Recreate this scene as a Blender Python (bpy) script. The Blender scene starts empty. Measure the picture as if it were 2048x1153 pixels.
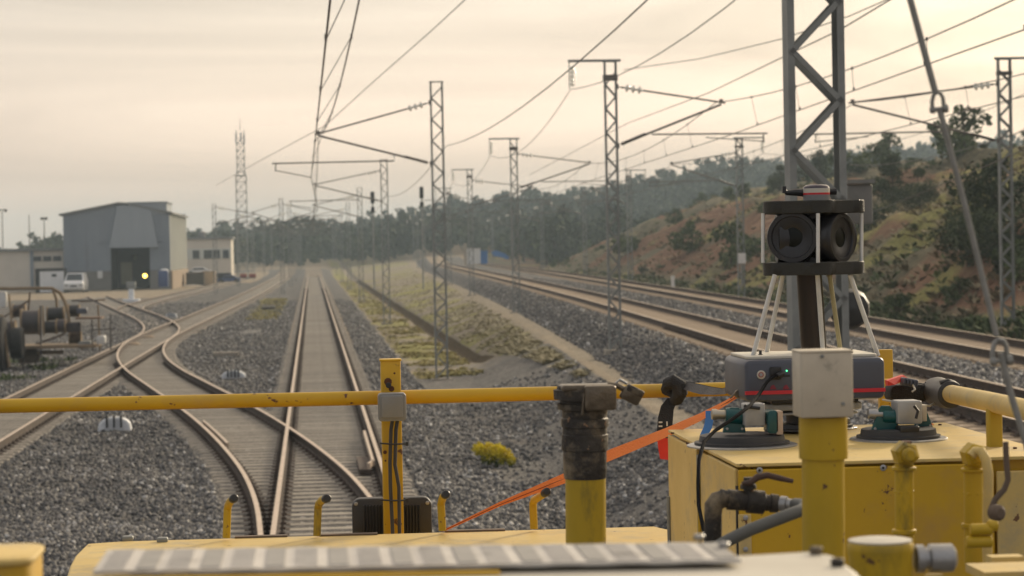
import bpy, math, random
import numpy as np
from mathutils import Vector, Matrix
rng = np.random.default_rng(7); random.seed(7)
S = bpy.context.scene
C = S.collection
# ------------------------------------------------------------------ camera
F = 4750.0; CH = 3.69                       # focal length in px of a 2048 px wide frame, eye height above rail
Yc = np.array([(622-1024)/F, (576.5-501)/F, -1.0]); Yc /= np.linalg.norm(Yc)
_a = math.tan(math.radians(1.1))
Zc = np.array([-_a, 1.0, (-_a*Yc[0]+Yc[1])/(-Yc[2])]); Zc /= np.linalg.norm(Zc)
Xc = np.cross(Yc, Zc)
RW = np.stack([Xc, Yc, Zc]); CAM = np.array([0, 0, CH])
def ray(px, py): return RW @ np.array([(px-1024)/F, (576.5-py)/F, -1.0])
def W(px, py, y):                           # world point seen at a pixel, y metres ahead
    d = ray(px, py); return Vector(CAM + d*(y/d[1]))
def WZ(px, py, z):
    d = ray(px, py); return Vector(CAM + d*((z-CH)/d[2]))
cd = bpy.data.cameras.new('camera'); cam = bpy.data.objects.new('camera', cd); C.objects.link(cam)
M4 = Matrix([list(RW[i]) + [CAM[i]] for i in range(3)] + [[0, 0, 0, 1]])
cam.matrix_world = M4
cd.sensor_width = 36; cd.lens = F/2048*36; cd.clip_start = 0.1; cd.clip_end = 6000
cd.dof.use_dof = True; cd.dof.focus_distance = 7.0; cd.dof.aperture_fstop = 9.5
S.camera = cam
# ------------------------------------------------------------------ sky, sun, exposure
SUN_AZ, SUN_EL = math.radians(38), math.radians(19)
sd = Vector((math.sin(SUN_AZ)*math.cos(SUN_EL), math.cos(SUN_AZ)*math.cos(SUN_EL), math.sin(SUN_EL)))
w = bpy.data.worlds.new('World'); S.world = w; w.use_nodes = True
nt = w.node_tree; N = nt.nodes; L = nt.links; N.clear()
def nd(t, **k):
    n = N.new(t)
    for a, b in k.items(): setattr(n, a, b)
    return n
out = nd('ShaderNodeOutputWorld'); bgs = nd('ShaderNodeBackground'); bgc = nd('ShaderNodeBackground'); mx = nd('ShaderNodeMixShader')
sky = nd('ShaderNodeTexSky', sky_type='NISHITA', sun_disc=False, sun_elevation=SUN_EL, sun_rotation=SUN_AZ)
sky.air_density = 1.5; sky.dust_density = 4
L.new(sky.outputs[0], bgs.inputs[0]); bgs.inputs[1].default_value = 0.08
tc = nd('ShaderNodeTexCoord')
nrm = nd('ShaderNodeVectorMath', operation='NORMALIZE'); L.new(tc.outputs['Generated'], nrm.inputs[0])
dot = nd('ShaderNodeVectorMath', operation='DOT_PRODUCT'); dot.inputs[1].default_value = sd; L.new(nrm.outputs[0], dot.inputs[0])
ramp = nd('ShaderNodeValToRGB'); cr = ramp.color_ramp
mr = nd('ShaderNodeMapRange'); mr.inputs[1].default_value = -1; mr.inputs[2].default_value = 1
L.new(dot.outputs['Value'], mr.inputs[0]); L.new(mr.outputs[0], ramp.inputs[0])
cr.elements[0].position = 0.0; cr.elements[0].color = (.30, .31, .33, 1)
cr.elements[1].position = 1.0; cr.elements[1].color = (1.10, .93, .68, 1)
for p, c in ((.5, (.42, .40, .40)), (.80, (.63, .545, .465)), (.87, (.735, .63, .515)), (.92, (.82, .70, .565)), (.96, (.97, .825, .625))):
    e = cr.elements.new(p); e.color = (*c, 1)
mp = nd('ShaderNodeMapping'); mp.inputs['Scale'].default_value = (1.3, 1.3, 12); L.new(nrm.outputs[0], mp.inputs[0])
nz = nd('ShaderNodeTexNoise'); nz.inputs['Scale'].default_value = 2.2; nz.inputs['Detail'].default_value = 8; nz.inputs['Distortion'].default_value = 1.2
L.new(mp.outputs[0], nz.inputs['Vector'])
cmr = nd('ShaderNodeMapRange'); cmr.inputs[1].default_value = .3; cmr.inputs[2].default_value = .7; cmr.inputs[3].default_value = 0.80; cmr.inputs[4].default_value = 1.18
L.new(nz.outputs['Fac'], cmr.inputs[0])
# pinkish band near the horizon
sep = nd('ShaderNodeSeparateXYZ'); L.new(nrm.outputs[0], sep.inputs[0])
hz = nd('ShaderNodeMapRange'); hz.inputs[1].default_value = 0.0; hz.inputs[2].default_value = 0.10; hz.inputs[3].default_value = 1; hz.inputs[4].default_value = 0
L.new(sep.outputs['Z'], hz.inputs[0])
mixp = nd('ShaderNodeMix', data_type='RGBA', blend_type='MULTIPLY')
L.new(hz.outputs[0], mixp.inputs['Factor']); L.new(ramp.outputs[0], mixp.inputs['A']); mixp.inputs['B'].default_value = (.98, .85, .76, 1)
vm = nd('ShaderNodeVectorMath', operation='SCALE'); L.new(mixp.outputs['Result'], vm.inputs[0]); L.new(cmr.outputs[0], vm.inputs['Scale'])
L.new(vm.outputs[0], bgc.inputs[0]); bgc.inputs[1].default_value = 1.45
mx.inputs[0].default_value = 0.92
L.new(bgs.outputs[0], mx.inputs[1]); L.new(bgc.outputs[0], mx.inputs[2]); L.new(mx.outputs[0], out.inputs[0])
sl = bpy.data.lights.new('sun', 'SUN'); sl.energy = 3.3; sl.angle = math.radians(9); sl.color = (1, .84, .62)
so = bpy.data.objects.new('sun', sl); C.objects.link(so); so.rotation_euler = sd.to_track_quat('Z', 'Y').to_euler()
S.view_settings.view_transform = 'Standard'; S.view_settings.look = 'None'; S.view_settings.exposure = 0; S.view_settings.gamma = 1
S.view_settings.use_curve_mapping = False
S.render.engine = 'CYCLES'
S.cycles.volume_bounces = 0; S.cycles.volume_step_rate = 5; S.cycles.volume_max_steps = 64

# ------------------------------------------------------------------ materials
MATS = {}
def mat(name, c1, c2=None, scale=6.0, rough=.6, metal=0.0, bump=0.0, bscale=40.0, lo=.35, hi=.65, c3=None, s3=2.0, t3=(.6, .7), spec=.5, stretch=(1, 1, 1), emis=None, chips=None, vary=0):
    if name in MATS: return MATS[name]
    m = bpy.data.materials.new(name); m.use_nodes = True; t = m.node_tree; n = t.nodes; l = t.links
    b = n['Principled BSDF']; b.inputs['Roughness'].default_value = rough; b.inputs['Metallic'].default_value = metal
    b.inputs['Specular IOR Level'].default_value = spec
    tcn = n.new('ShaderNodeTexCoord'); mp = n.new('ShaderNodeMapping'); mp.inputs['Scale'].default_value = stretch
    l.new(tcn.outputs['Object'], mp.inputs[0])
    if c2 is None: c2 = tuple(x*.82 for x in c1)
    a = n.new('ShaderNodeTexNoise'); a.inputs['Scale'].default_value = scale; a.inputs['Detail'].default_value = 6; a.inputs['Roughness'].default_value = .65
    l.new(mp.outputs[0], a.inputs['Vector'])
    r = n.new('ShaderNodeMapRange'); r.inputs[1].default_value = lo; r.inputs[2].default_value = hi; l.new(a.outputs['Fac'], r.inputs[0])
    x = n.new('ShaderNodeMix'); x.data_type = 'RGBA'; l.new(r.outputs[0], x.inputs['Factor']); x.inputs['A'].default_value = (*c1, 1); x.inputs['B'].default_value = (*c2, 1)
    col = x.outputs['Result']
    if c3 is not None:
        a3 = n.new('ShaderNodeTexNoise'); a3.inputs['Scale'].default_value = s3; a3.inputs['Detail'].default_value = 7; a3.inputs['Roughness'].default_value = .7
        l.new(mp.outputs[0], a3.inputs['Vector'])
        r3 = n.new('ShaderNodeMapRange'); r3.inputs[1].default_value = t3[0]; r3.inputs[2].default_value = t3[1]; l.new(a3.outputs['Fac'], r3.inputs[0])
        x3 = n.new('ShaderNodeMix'); x3.data_type = 'RGBA'; l.new(r3.outputs[0], x3.inputs['Factor']); l.new(col, x3.inputs['A']); x3.inputs['B'].default_value = (*c3, 1)
        col = x3.outputs['Result']
    if chips:
        a4 = n.new('ShaderNodeTexNoise'); a4.inputs['Scale'].default_value = chips[1]; a4.inputs['Detail'].default_value = 9; a4.inputs['Roughness'].default_value = .62; l.new(tcn.outputs['Object'], a4.inputs['Vector'])
        r4 = n.new('ShaderNodeMapRange'); r4.inputs[1].default_value = chips[2]; r4.inputs[2].default_value = chips[2]+.015; l.new(a4.outputs['Fac'], r4.inputs[0])
        x4 = n.new('ShaderNodeMix'); x4.data_type = 'RGBA'; l.new(r4.outputs[0], x4.inputs['Factor']); l.new(col, x4.inputs['A']); x4.inputs['B'].default_value = (*chips[0], 1); col = x4.outputs['Result']
        ra = n.new('ShaderNodeMapRange'); ra.inputs[3].default_value = rough-.08; ra.inputs[4].default_value = rough+.25; l.new(a.outputs['Fac'], ra.inputs[0]); l.new(ra.outputs[0], b.inputs['Roughness'])
    if vary:
        oi = n.new('ShaderNodeObjectInfo'); rv = n.new('ShaderNodeMapRange'); rv.inputs[3].default_value = 1-vary; rv.inputs[4].default_value = 1+vary; l.new(oi.outputs['Random'], rv.inputs[0])
        hv = n.new('ShaderNodeHueSaturation'); l.new(rv.outputs[0], hv.inputs['Value']); l.new(col, hv.inputs['Color']); col = hv.outputs[0]
    l.new(col, b.inputs['Base Color'])
    if bump:
        nb = n.new('ShaderNodeTexNoise'); nb.inputs['Scale'].default_value = bscale; nb.inputs['Detail'].default_value = 5; l.new(mp.outputs[0], nb.inputs['Vector'])
        bp = n.new('ShaderNodeBump'); bp.inputs['Strength'].default_value = bump; bp.inputs['Distance'].default_value = .01
        l.new(nb.outputs['Fac'], bp.inputs['Height']); l.new(bp.outputs[0], b.inputs['Normal'])
    if emis: b.inputs['Emission Color'].default_value = (*emis[0], 1); b.inputs['Emission Strength'].default_value = emis[1]
    MATS[name] = m; return m
def attrmat(name, ca, cb, rough=.9, attr='tone'):
    m = bpy.data.materials.new(name); m.use_nodes = True; n = m.node_tree.nodes; l = m.node_tree.links
    b = n['Principled BSDF']; b.inputs['Roughness'].default_value = rough; b.inputs['Specular IOR Level'].default_value = .25
    a = n.new('ShaderNodeAttribute'); a.attribute_name = attr
    r = n.new('ShaderNodeValToRGB'); l.new(a.outputs['Fac'], r.inputs[0])
    cols = [ca] + (cb if isinstance(cb, list) else [cb])
    r.color_ramp.elements[0].color = (*cols[0], 1); r.color_ramp.elements[1].color = (*cols[-1], 1)
    for i, c in enumerate(cols[1:-1], 1):
        e = r.color_ramp.elements.new(i/(len(cols)-1)); e.color = (*c, 1)
    l.new(r.outputs[0], b.inputs['Base Color']); MATS[name] = m; return m
m_galv = mat('galvanised_steel', (.30, .31, .295), (.21, .22, .21), 3, .6, .3, .1, 30)
m_tube = mat('cantilever_tube', (.18, .165, .145), (.11, .10, .09), 4, .6, .3)
m_wire = mat('wire_copper', (.13, .12, .105), (.10, .09, .08), 2, .6, .3)
m_ins = mat('insulator_glass', (.9, .9, .86), (.8, .82, .8), 2, .12, 0)
m_insd = mat('insulator_dark', (.06, .05, .045), (.09, .08, .07), 9, .4)
m_railside = mat('rail_rust', (.085, .055, .038), (.040, .028, .021), 5, .85, 0, .3, 30)
m_railtop = mat('rail_head', (.62, .49, .37), (.50, .385, .28), 3, .42, .2)
m_sleep = mat('sleeper_concrete', (.36, .32, .26), (.28, .25, .205), 5, .9, 0, .5, 30, c3=(.17, .15, .125), s3=3, t3=(.55, .7), vary=.16)
m_sleepw = mat('sleeper_dusty', (.44, .335, .225), (.36, .275, .19), 3, .9, 0, .4, 30, vary=.08)
m_stone = attrmat('ballast_stone', (.055, .055, .058), [(.11, .11, .112), (.175, .165, .152), (.27, .26, .245), (.58, .57, .55)], .7)
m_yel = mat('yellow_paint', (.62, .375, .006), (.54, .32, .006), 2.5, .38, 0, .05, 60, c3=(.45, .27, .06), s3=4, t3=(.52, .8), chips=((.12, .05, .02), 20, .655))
m_yeltop = mat('yellow_paint_sheen_dusty', (.68, .50, .17), (.60, .43, .14), 4, .5, 0, .08, 50, c3=(.42, .34, .19), s3=6, t3=(.50, .72), chips=((.17, .085, .035), 22, .66))  # cream base has the sky gloss of top faces mixed in; blotches are dust
m_yelold = mat('yellow_paint_grimy', (.54, .35, .008), (.40, .27, .008), 3, .45, 0, .1, 50, c3=(.12, .10, .02), s3=7, t3=(.56, .70), stretch=(1, 1, .35), chips=((.10, .045, .02), 26, .645))
m_rustspot = mat('rust', (.13, .045, .018), (.07, .03, .015), 30, .9)
m_grime = mat('oily_iron', (.06, .052, .042), (.025, .022, .02), 9, .5, .3, .5, 60, c3=(.24, .19, .12), s3=14, t3=(.48, .66), chips=((.30, .18, .10), 30, .64))
m_black = mat('black_plastic', (.017, .017, .018), (.022, .022, .022), 30, .42)
m_blackp = mat('black_printed_plastic', (.022, .023, .018), (.014, .014, .012), 60, .5, 0, .4, 150, stretch=(1, 1, 6))
m_matte = mat('black_matte_lens', (.018, .018, .019), (.026, .026, .028), 20, .36)
m_glass = mat('lens_glass', (.004, .006, .004), (.004, .006, .004), 2, .3, 0, spec=.25)
m_rubber = mat('black_rubber', (.03, .03, .032), (.045, .045, .045), 12, .55)
m_alu = mat('brushed_aluminium', (.42, .42, .41), (.33, .33, .33), 25, .38, .7, .1, 200)
m_aluw = mat('cast_aluminium', (.40, .40, .39), (.33, .33, .32), 14, .5, .25)
m_rod = mat('satin_rod', (.72, .72, .69), (.60, .60, .58), 20, .4, .25)
m_rodd = mat('weathered_rod', (.30, .30, .28), (.22, .22, .20), 20, .55, .3)
m_case = mat('slate_case', (.085, .095, .125), (.075, .082, .105), 8, .42)
m_red = mat('red_stripe', (.62, .02, .03), (.58, .02, .03), 8, .4)
m_white = mat('white_plastic', (.72, .72, .70), (.62, .62, .60), 7, .4)
m_creamp = mat('cream_plate', (.62, .58, .48), (.55, .51, .42), 7, .45)
m_beige = mat('beige_box', (.58, .51, .39), (.48, .42, .32), 10, .5, 0, .05, 60, c3=(.30, .27, .21), s3=20, t3=(.6, .75))
m_teal = mat('teal_enamel', (.005, .085, .085), (.004, .065, .07), 12, .32)
m_blue = mat('blue_tape', (.03, .17, .42), (.025, .14, .36), 9, .5)
m_orange = mat('orange_webbing', (1.0, .29, .06), (.92, .23, .045), 6, .7, 0, .5, 200)
m_redw = mat('red_webbing', (.75, .035, .015), (.62, .03, .015), 12, .5)
m_webg = mat('grey_webbing', (.16, .15, .14), (.09, .085, .08), 8, .8, 0, .5, 200)
m_webb = mat('black_webbing', (.018, .018, .02), (.03, .03, .03), 8, .85, 0, .5, 200)
m_greybox = mat('grey_junction_box', (.23, .23, .22), (.19, .19, .185), 9, .5, 0, .05, 100)
m_hose = mat('grey_hose', (.13, .135, .125), (.10, .105, .10), 9, .6)
m_tread = mat('tread_plate', (.62, .59, .54), (.50, .475, .44), 7, .75, .05, .1, 90, c3=(.30, .28, .25), s3=18, t3=(.55, .7))
m_shed = mat('grey_sheet_wall', (.25, .285, .33), (.21, .245, .29), .6, .6, c3=(.17, .18, .19), s3=.9, t3=(.55, .8), stretch=(1, 1, .2))
m_shed2 = mat('pale_sheet_wall', (.66, .67, .60), (.58, .59, .54), .6, .7)
m_shed3 = mat('grey_sheet_tower', (.30, .335, .37), (.26, .295, .33), .5, .6, c3=(.24, .25, .26), s3=.9, t3=(.55, .8), stretch=(1, 1, .2))
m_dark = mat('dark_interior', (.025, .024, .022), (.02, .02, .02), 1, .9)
m_wallc = mat('cream_render', (.68, .62, .53), (.60, .55, .47), .5, .85)
m_brick = mat('tan_masonry', (.33, .25, .17), (.27, .20, .14), 2, .9)
m_roof = mat('roof_grey', (.22, .225, .22), (.18, .185, .18), .5, .8)
m_win = mat('window_glass', (.03, .04, .045), (.05, .06, .065), 1, .12)
m_vanw = mat('white_vehicle_paint', (.72, .73, .74), (.66, .67, .68), 1, .3)
m_tyre = mat('tyre', (.02, .02, .02), (.03, .03, .03), 9, .9)
m_navy = mat('navy_paint', (.03, .06, .20), (.025, .05, .16), 3, .4)
m_bluep = mat('blue_sheet', (.03, .15, .42), (.025, .12, .33), 2, .5)
m_wood = mat('weathered_timber', (.30, .225, .14), (.20, .15, .10), 3, .9, 0, .4, 20)
m_pole = mat('pale_pole', (.42, .38, .31), (.33, .30, .25), 3, .8)
m_drum = mat('dark_cable_drum', (.045, .04, .045), (.07, .06, .06), 4, .5)
m_plate = mat('rusty_plate', (.16, .115, .08), (.10, .075, .055), 6, .8)
m_bark = mat('bark', (.10, .075, .055), (.06, .05, .04), 3, .95)
m_markw = mat('whitewash', (.80, .82, .84), (.66, .68, .70), 6, .7, c3=(.5, .5, .5), s3=5)
m_slot = mat('marker_slot', (.04, .045, .05), None, 6, .8)
m_fol = attrmat('dark_pine_foliage', (.034, .046, .026), [(.060, .078, .038), (.105, .125, .06)], .85)
m_fol2 = attrmat('green_shrub_foliage', (.045, .065, .026), [(.085, .115, .045), (.15, .18, .07)], .85)
m_fol3 = attrmat('dry_scrub', (.12, .10, .06), [(.22, .185, .11), (.36, .30, .19)], .9)
m_flow = attrmat('yellow_broom', (.05, .09, .012), [(.62, .52, .02), (.80, .66, .03)], .8)
m_grassy = attrmat('verge_grass', (.17, .165, .06), [(.35, .30, .11), (.50, .42, .20)], .9)
m_bankg = attrmat('bank_grass', (.20, .18, .10), [(.35, .31, .19), (.50, .44, .30)], .9)
m_lampy = mat('lit_lamp', (1, .75, .1), None, 2, .5, emis=((1, .60, .10), 9))
m_led = mat('green_led', (.1, .8, .3), None, 2, .5, emis=((.1, .9, .35), 3))

_n = m_ins.node_tree.nodes; _l = m_ins.node_tree.links
_t = _n.new('ShaderNodeBsdfTranslucent'); _t.inputs[0].default_value = (.98, .98, .94, 1); _mx = _n.new('ShaderNodeMixShader'); _mx.inputs[0].default_value = .45; _n['Principled BSDF'].inputs['Roughness'].default_value = .09; _n['Principled BSDF'].inputs['Coat Weight'].default_value = 1
_l.new(_n['Principled BSDF'].outputs[0], _mx.inputs[1]); _l.new(_t.outputs[0], _mx.inputs[2]); _l.new(_mx.outputs[0], _n['Material Output'].inputs[0])
# ------------------------------------------------------------------ mesh builder
ORG = {}
class MB:
    def __init__(s): s.v = []; s.f = []; s.mi = []; s.m = 0; s.attr = None
    def add(s, vs, fs):
        o = len(s.v); s.v += [tuple(p) for p in vs]; s.f += [tuple(i+o for i in f) for f in fs]; s.mi += [s.m]*len(fs); return s
    def box(s, c, d, rot=None):
        c = Vector(c); h = Vector(d)/2
        P = [Vector((x*h.x, y*h.y, z*h.z)) for x in (-1, 1) for y in (-1, 1) for z in (-1, 1)]
        if rot is not None: P = [rot @ p for p in P]
        return s.add([c+p for p in P], [(0, 1, 3, 2), (4, 6, 7, 5), (0, 4, 5, 1), (2, 3, 7, 6), (0, 2, 6, 4), (1, 5, 7, 3)])
    def bar(s, p0, p1, wd, ht, up=(0, 0, 1)):
        p0 = Vector(p0); p1 = Vector(p1); d = (p1-p0); ln = d.length; d.normalize()
        u = Vector(up); sx = d.cross(u)
        if sx.length < 1e-4: sx = d.cross(Vector((1, 0, 0)))
        sx.normalize(); u = sx.cross(d)
        return s.box((p0+p1)/2, (wd, ln, ht), Matrix((sx, d, u)).transposed())
    def loft(s, rings, cap=True, closed=True):
        n = len(rings[0]); vs = [p for r in rings for p in r]; fs = []
        for i in range(len(rings)-1):
            for j in range(n if closed else n-1):
                k = (j+1) % n; fs.append((i*n+j, i*n+k, (i+1)*n+k, (i+1)*n+j))
        if cap: fs.append(tuple(range(n-1, -1, -1))); fs.append(tuple((len(rings)-1)*n+j for j in range(n)))
        return s.add(vs, fs)
    def tube(s, pts, r, n=10, sx=1.0):
        pts = [Vector(p) for p in pts]; k = len(pts)
        rs = r if isinstance(r, (list, tuple)) else [r]*k
        T = [(pts[min(i+1, k-1)]-pts[max(i-1, 0)]).normalized() for i in range(k)]
        a = T[0].orthogonal().normalized()
        if abs(T[0].z) < .9: a = T[0].cross(Vector((0, 0, 1))).normalized()
        rings = []
        for i in range(k):
            a = (a-T[i]*a.dot(T[i])).normalized(); b = T[i].cross(a)
            rings.append([pts[i]+(a*math.cos(2*math.pi*j/n)*sx+b*math.sin(2*math.pi*j/n))*rs[i] for j in range(n)])
        return s.loft(rings)
    def lathe(s, c, axis, prof, n=24):
        ax = Vector(axis).normalized(); a = ax.orthogonal().normalized(); b = ax.cross(a); c = Vector(c)
        return s.loft([[c+ax*t+(a*math.cos(2*math.pi*j/n)+b*math.sin(2*math.pi*j/n))*max(r, 1e-4) for j in range(n)] for t, r in prof])
    def rbox(s, c, d, r=.02, bev=.004, axis='y', k=5, rot=None):
        """rounded rectangle extruded along an axis with softened ends"""
        c = Vector(c); dx, dy, dz = d
        u, v, wv = {'y': (Vector((1, 0, 0)), Vector((0, 0, 1)), Vector((0, 1, 0))), 'z': (Vector((1, 0, 0)), Vector((0, 1, 0)), Vector((0, 0, 1))), 'x': (Vector((0, 1, 0)), Vector((0, 0, 1)), Vector((1, 0, 0)))}[axis]
        a, b, e = {'y': (dx, dz, dy), 'z': (dx, dy, dz), 'x': (dy, dz, dx)}[axis]
        if rot is not None: u, v, wv = rot @ u, rot @ v, rot @ wv
        def ring(t, ins):
            R = max(r-ins, 1e-4); o = []
            for q, (sx, sy) in enumerate(((1, 1), (-1, 1), (-1, -1), (1, -1))):
                for i in range(k+1):
                    an = q*math.pi/2+i*math.pi/2/k
                    o.append(c+u*(sx*(a/2-r)+R*math.cos(an))+v*(sy*(b/2-r)+R*math.sin(an))+wv*t)
            return o
        h = e/2
        return s.loft([ring(-h, bev), ring(-h+bev*.3, bev*.3), ring(-h+bev, 0), ring(h-bev, 0), ring(h-bev*.3, bev*.3), ring(h, bev)])
    def build(s, name, mats, parent=None, origin=None, smooth=True, bevel=0):
        V = np.array(s.v, dtype=np.float64)
        if parent is not None: og = ORG[parent.name]
        elif origin is not None: og = np.array(origin, dtype=float)
        else: og = np.array([(V[:, 0].min()+V[:, 0].max())/2, (V[:, 1].min()+V[:, 1].max())/2, V[:, 2].min()])
        me = bpy.data.meshes.new(name); me.from_pydata((V-og).tolist(), [], s.f)
        for m in (mats if isinstance(mats, (list, tuple)) else [mats]): me.materials.append(m)
        if any(s.mi): me.polygons.foreach_set('material_index', s.mi)
        if smooth:
            me.polygons.foreach_set('use_smooth', [True]*len(me.polygons))
            me.set_sharp_from_angle(angle=math.radians(35))
        me.validate(); me.update()
        o = bpy.data.objects.new(name, me); C.objects.link(o)
        if parent is not None: o.parent = parent
        else: o.location = og
        ORG[o.name] = og
        if bevel:
            b = o.modifiers.new('bevel', 'BEVEL'); b.width = bevel; b.segments = 2; b.limit_method = 'ANGLE'
        return o
def tag(o, label=None, cat=None, group=None, kind=None):
    if label: o['label'] = label
    if cat: o['category'] = cat
    if group: o['group'] = group
    if kind: o['kind'] = kind
    return o
def thing(name, label, cat, loc, group=None, kind=None):
    o = bpy.data.objects.new(name, None); C.objects.link(o); o.location = loc; o.empty_display_size = .1
    ORG[o.name] = np.array(loc, dtype=float); return tag(o, label, cat, group, kind)
def kids(o, idx):
    return idx.get(o, [])
def dup(root, loc, rz=0, label=None, scale=None):
    def cp(o, par):
        c = o.copy(); C.objects.link(c)
        if par is not None: c.parent = par; c.matrix_parent_inverse = Matrix()
        for k in list(o.children): cp(k, c)
        return c
    r = cp(root, None); r.location = loc; r.rotation_euler = (0, 0, rz)
    if scale: r.scale = scale
    if label: r['label'] = label
    ORG[r.name] = np.array(loc, dtype=float)
    return r
def rawmesh(name, V, Fc, mats, tone=None, kind=None, parent=None, origin=(0, 0, 0)):
    """V (n,3), Fc (m,k) numpy; fast"""
    me = bpy.data.meshes.new(name); og = np.array(origin, dtype=float); V = V-og
    k = Fc.shape[1]; me.vertices.add(len(V)); me.vertices.foreach_set('co', V.astype(np.float32).ravel())
    me.loops.add(Fc.size); me.loops.foreach_set('vertex_index', Fc.astype(np.int32).ravel())
    me.polygons.add(len(Fc)); me.polygons.foreach_set('loop_start', np.arange(0, Fc.size, k, dtype=np.int32))
    try: me.polygons.foreach_set('loop_total', np.full(len(Fc), k, dtype=np.int32))
    except Exception: pass
    for m in (mats if isinstance(mats, (list, tuple)) else [mats]): me.materials.append(m)
    if tone is not None:
        a = me.attributes.new('tone', 'FLOAT', 'POINT'); a.data.foreach_set('value', tone.astype(np.float32))
    me.update(calc_edges=True)
    o = bpy.data.objects.new(name, me); C.objects.link(o)
    if parent is not None: o.parent = parent
    else: o.location = origin
    ORG[o.name] = og
    if kind: o['kind'] = kind
    return o
class Curve:
    def __init__(s, pts):
        s.y = np.array([p[0] for p in pts], float); s.x = np.array([p[1] for p in pts], float)
        d = np.diff(s.x)/np.diff(s.y); m = np.empty_like(s.x); m[1:-1] = (d[1:]+d[:-1])/2; m[0] = d[0]; m[-1] = d[-1]; s.m = m
    def __call__(s, Y):
        Y = np.asarray(Y, float); yc = np.clip(Y, s.y[0], s.y[-1]); i = np.clip(np.searchsorted(s.y, yc)-1, 0, len(s.y)-2)
        h = s.y[i+1]-s.y[i]; t = (yc-s.y[i])/h
        r = (2*t**3-3*t**2+1)*s.x[i]+(t**3-2*t**2+t)*h*s.m[i]+(-2*t**3+3*t**2)*s.x[i+1]+(t**3-t**2)*h*s.m[i+1]
        return r+np.where(Y > s.y[-1], (Y-s.y[-1])*s.m[-1], 0)+np.where(Y < s.y[0], (Y-s.y[0])*s.m[0], 0)
def sstep(x, a, b):
    t = np.clip((x-a)/(b-a), 0, 1); return t*t*(3-2*t)
def vnoise(x, y, s, seed=0):
    x = np.asarray(x, float)/s; y = np.asarray(y, float)/s; xi = np.floor(x).astype(np.int64); yi = np.floor(y).astype(np.int64)
    fx = x-xi; fy = y-yi; fx = fx*fx*(3-2*fx); fy = fy*fy*(3-2*fy)
    def h(a, b):
        n = (a*374761393+b*668265263+seed*144665) & 0x7fffffff; n = (n ^ (n >> 13))*1274126177 & 0x7fffffff; return ((n ^ (n >> 16)) & 0xffff)/65535.0
    return (h(xi, yi)*(1-fx)+h(xi+1, yi)*fx)*(1-fy)+(h(xi, yi+1)*(1-fx)+h(xi+1, yi+1)*fx)*fy
def fbm(x, y, s, seed=0, o=4):
    r = 0; a = .5; t = 0
    x = np.asarray(x, float); y = np.asarray(y, float)
    for i in range(o):
        c_, s_ = math.cos(.6+1.3*i), math.sin(.6+1.3*i); r = r+a*vnoise(x*c_-y*s_+7*i, x*s_+y*c_, s/(2**i), seed+i); t += a; a *= .5
    return r/t
# ------------------------------------------------------------------ track alignments (x as a function of y)
XM = Curve([(-20, .28), (60, .28), (200, .30), (330, .33), (700, .4)])
XL = Curve([(-20, -7.08), (85, -7.08), (113, -6.92), (140, -6.45), (200, -5.45), (300, -4.5), (420, -3.9)])
XX = Curve([(22, .26), (27, .22), (31, .12), (35, -.03), (39.5, -.32), (44.5, -.79), (51, -1.53), (58.5, -2.52), (67, -3.75), (76, -5.03), (84, -5.95), (92, -6.58), (100, -6.92), (108, -6.98)])
X3 = Curve([(104, -7.0), (112, -7.12), (120, -7.55), (135, -9.0), (160, -12.2), (184, -15.3), (215, -19.2)])
X4 = Curve([(158, -11.9), (166, -12.5), (185, -12.6), (230, -11.6), (300, -10.3), (420, -8.5)])
X1 = Curve([(-20, 8.9), (30, 9.86), (45, 10.32), (63, 11.08), (83, 11.9), (100, 12.56), (122, 13.3), (152, 14.2), (180, 14.95), (227, 16.2), (330, 19.0), (520, 25)])
def X2(Y): return X1(Y)+4.5+np.clip((np.asarray(Y, float)-50)*.008, 0, 1.3)
ZM = 1.34
GRIDX = None
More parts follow.
